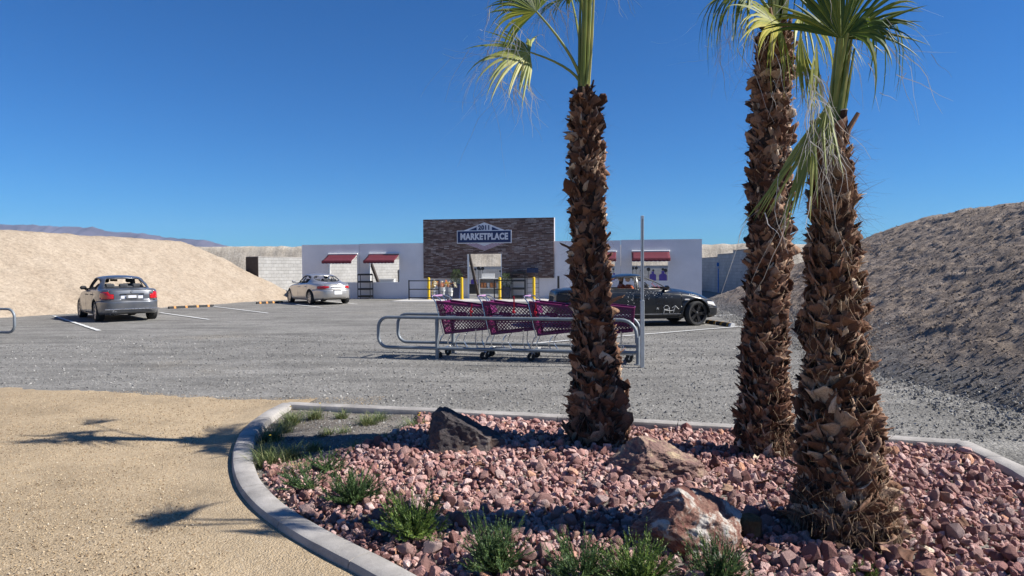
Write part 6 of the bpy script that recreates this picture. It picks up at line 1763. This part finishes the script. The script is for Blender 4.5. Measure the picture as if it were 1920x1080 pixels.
PLAB = ['in the doorway, leftmost of the cluster', 'in the doorway, big upper one of the touching pair', 'in the doorway, small lower one of the touching pair', 'in the doorway, large one right of the touching pair', 'alone by the right door jamb', 'at the left edge of the right-hand window', 'second from the left in the right-hand window', 'small low one left of the sign post in the right-hand window', 'large one right of the sign post in the right-hand window', 'small one above the left purple target', 'small one above the larger purple target', 'large one at the right edge of the right-hand window', 'just right of the left palm trunk']
for i, (px, py, r_s) in enumerate(rk):
    p = at(px, py, 50.4); b = MB(); b.lathe([(.001, -.02), (r_s, -.02), (r_s, .0), (.001, .0)], 14, 'y', cap=False); b.tube([(0, .015, 0), (0, .06, -p.z)], .015, 4)
    o = b.build('steel_plate', MAT['blackm'], None); o.location = p; tag(o, 'round black steel plate '+PLAB[i], 'steel plate', 'black steel plates before the far block wall')
def counter(pa, pb, Y, zt, label, shelves=True):
    A = at(pa, 540, Y); B_2 = at(pb, 540, Y); w = B_2.x-A.x; t = empty('white_counter', ((A.x+B_2.x)/2, Y, 0.004), 0, label, 'counter')
    b = MB(); b.box((0, 0, zt/2), (w, .6, zt)) if not shelves else (b.box((-w/2+.02, 0, zt/2), (.04, .6, zt)), b.box((w/2-.02, 0, zt/2), (.04, .6, zt)), b.box((0, .29, zt/2), (w-.08, .02, zt)), b.box((0, 0, .06), (w-.082, .56, .12))); b.build('carcass', MAT['white'], t)
    b = MB(); b.box((0, 0, zt+.022), (w+.04, .66, .04)); b.build('top', MAT['white'], t)
    if shelves: b = MB(); b.box((0, -.01, zt*.45), (w-.084, .54, .03)); b.build('shelf', MAT['white'], t)
    return t, (A, B_2)
c1, (A, B_2) = counter(899, 938, 41.5, 1.02, 'white counter with orange cartons inside the doorway')
w = B_2.x-A.x
b = MB(); b.box((-.10, .15, 1.20), (w*.62, .3, .30)); b.build('back_panel', MAT['white'], c1)
for k in range(6):
    x = A.x+.16+k*.19; b = MB(); b.box((0, 0, .16), (.15, .22, .32), bev=.006); o = b.build('carton', MAT['orangebox'] if k % 3 != 2 else MAT['white'], None); o.location = (x, 41.45, .004+1.02*.45+.015)
    tag(o, ('%s carton on the white counter shelf in the doorway, %s' % ('orange' if k % 3 != 2 else 'white', ('leftmost', 'second from the left', 'third from the left', 'fourth from the left', 'fifth from the left', 'rightmost')[k])), 'carton')
counter(708, 740, 43, 1.0, 'low white counter seen through the left windows', False)
b = MB(); b.box((0, 0, .3), (.9, .5, .6), bev=.02); b.box((0, 0, .62), (.94, .54, .05), bev=.01); o = b.build('dark_crate', MAT['blackm'], None); p = at(884, 540, 45); o.location = (p.x, 45, 0.004); tag(o, 'dark crate on the range floor behind the doorway brace', 'crate')

# ================================================================== AIR
hz = bpy.data.materials.new('desert_air'); hz.use_nodes = True; hn = hz.node_tree; hn.nodes.clear()
ho = hn.nodes.new('ShaderNodeOutputMaterial'); pv = hn.nodes.new('ShaderNodeVolumePrincipled')
pv.inputs['Color'].default_value = (.50, .68, 1.0, 1); pv.inputs['Density'].default_value = 4.0e-5; pv.inputs['Anisotropy'].default_value = 0.0
hn.links.new(pv.outputs[0], ho.inputs['Volume'])
b = MB(); b.box((0, 0, 259), (15200, 15200, 522)); o = b.build('haze', hz); tag(o, kind='stuff')
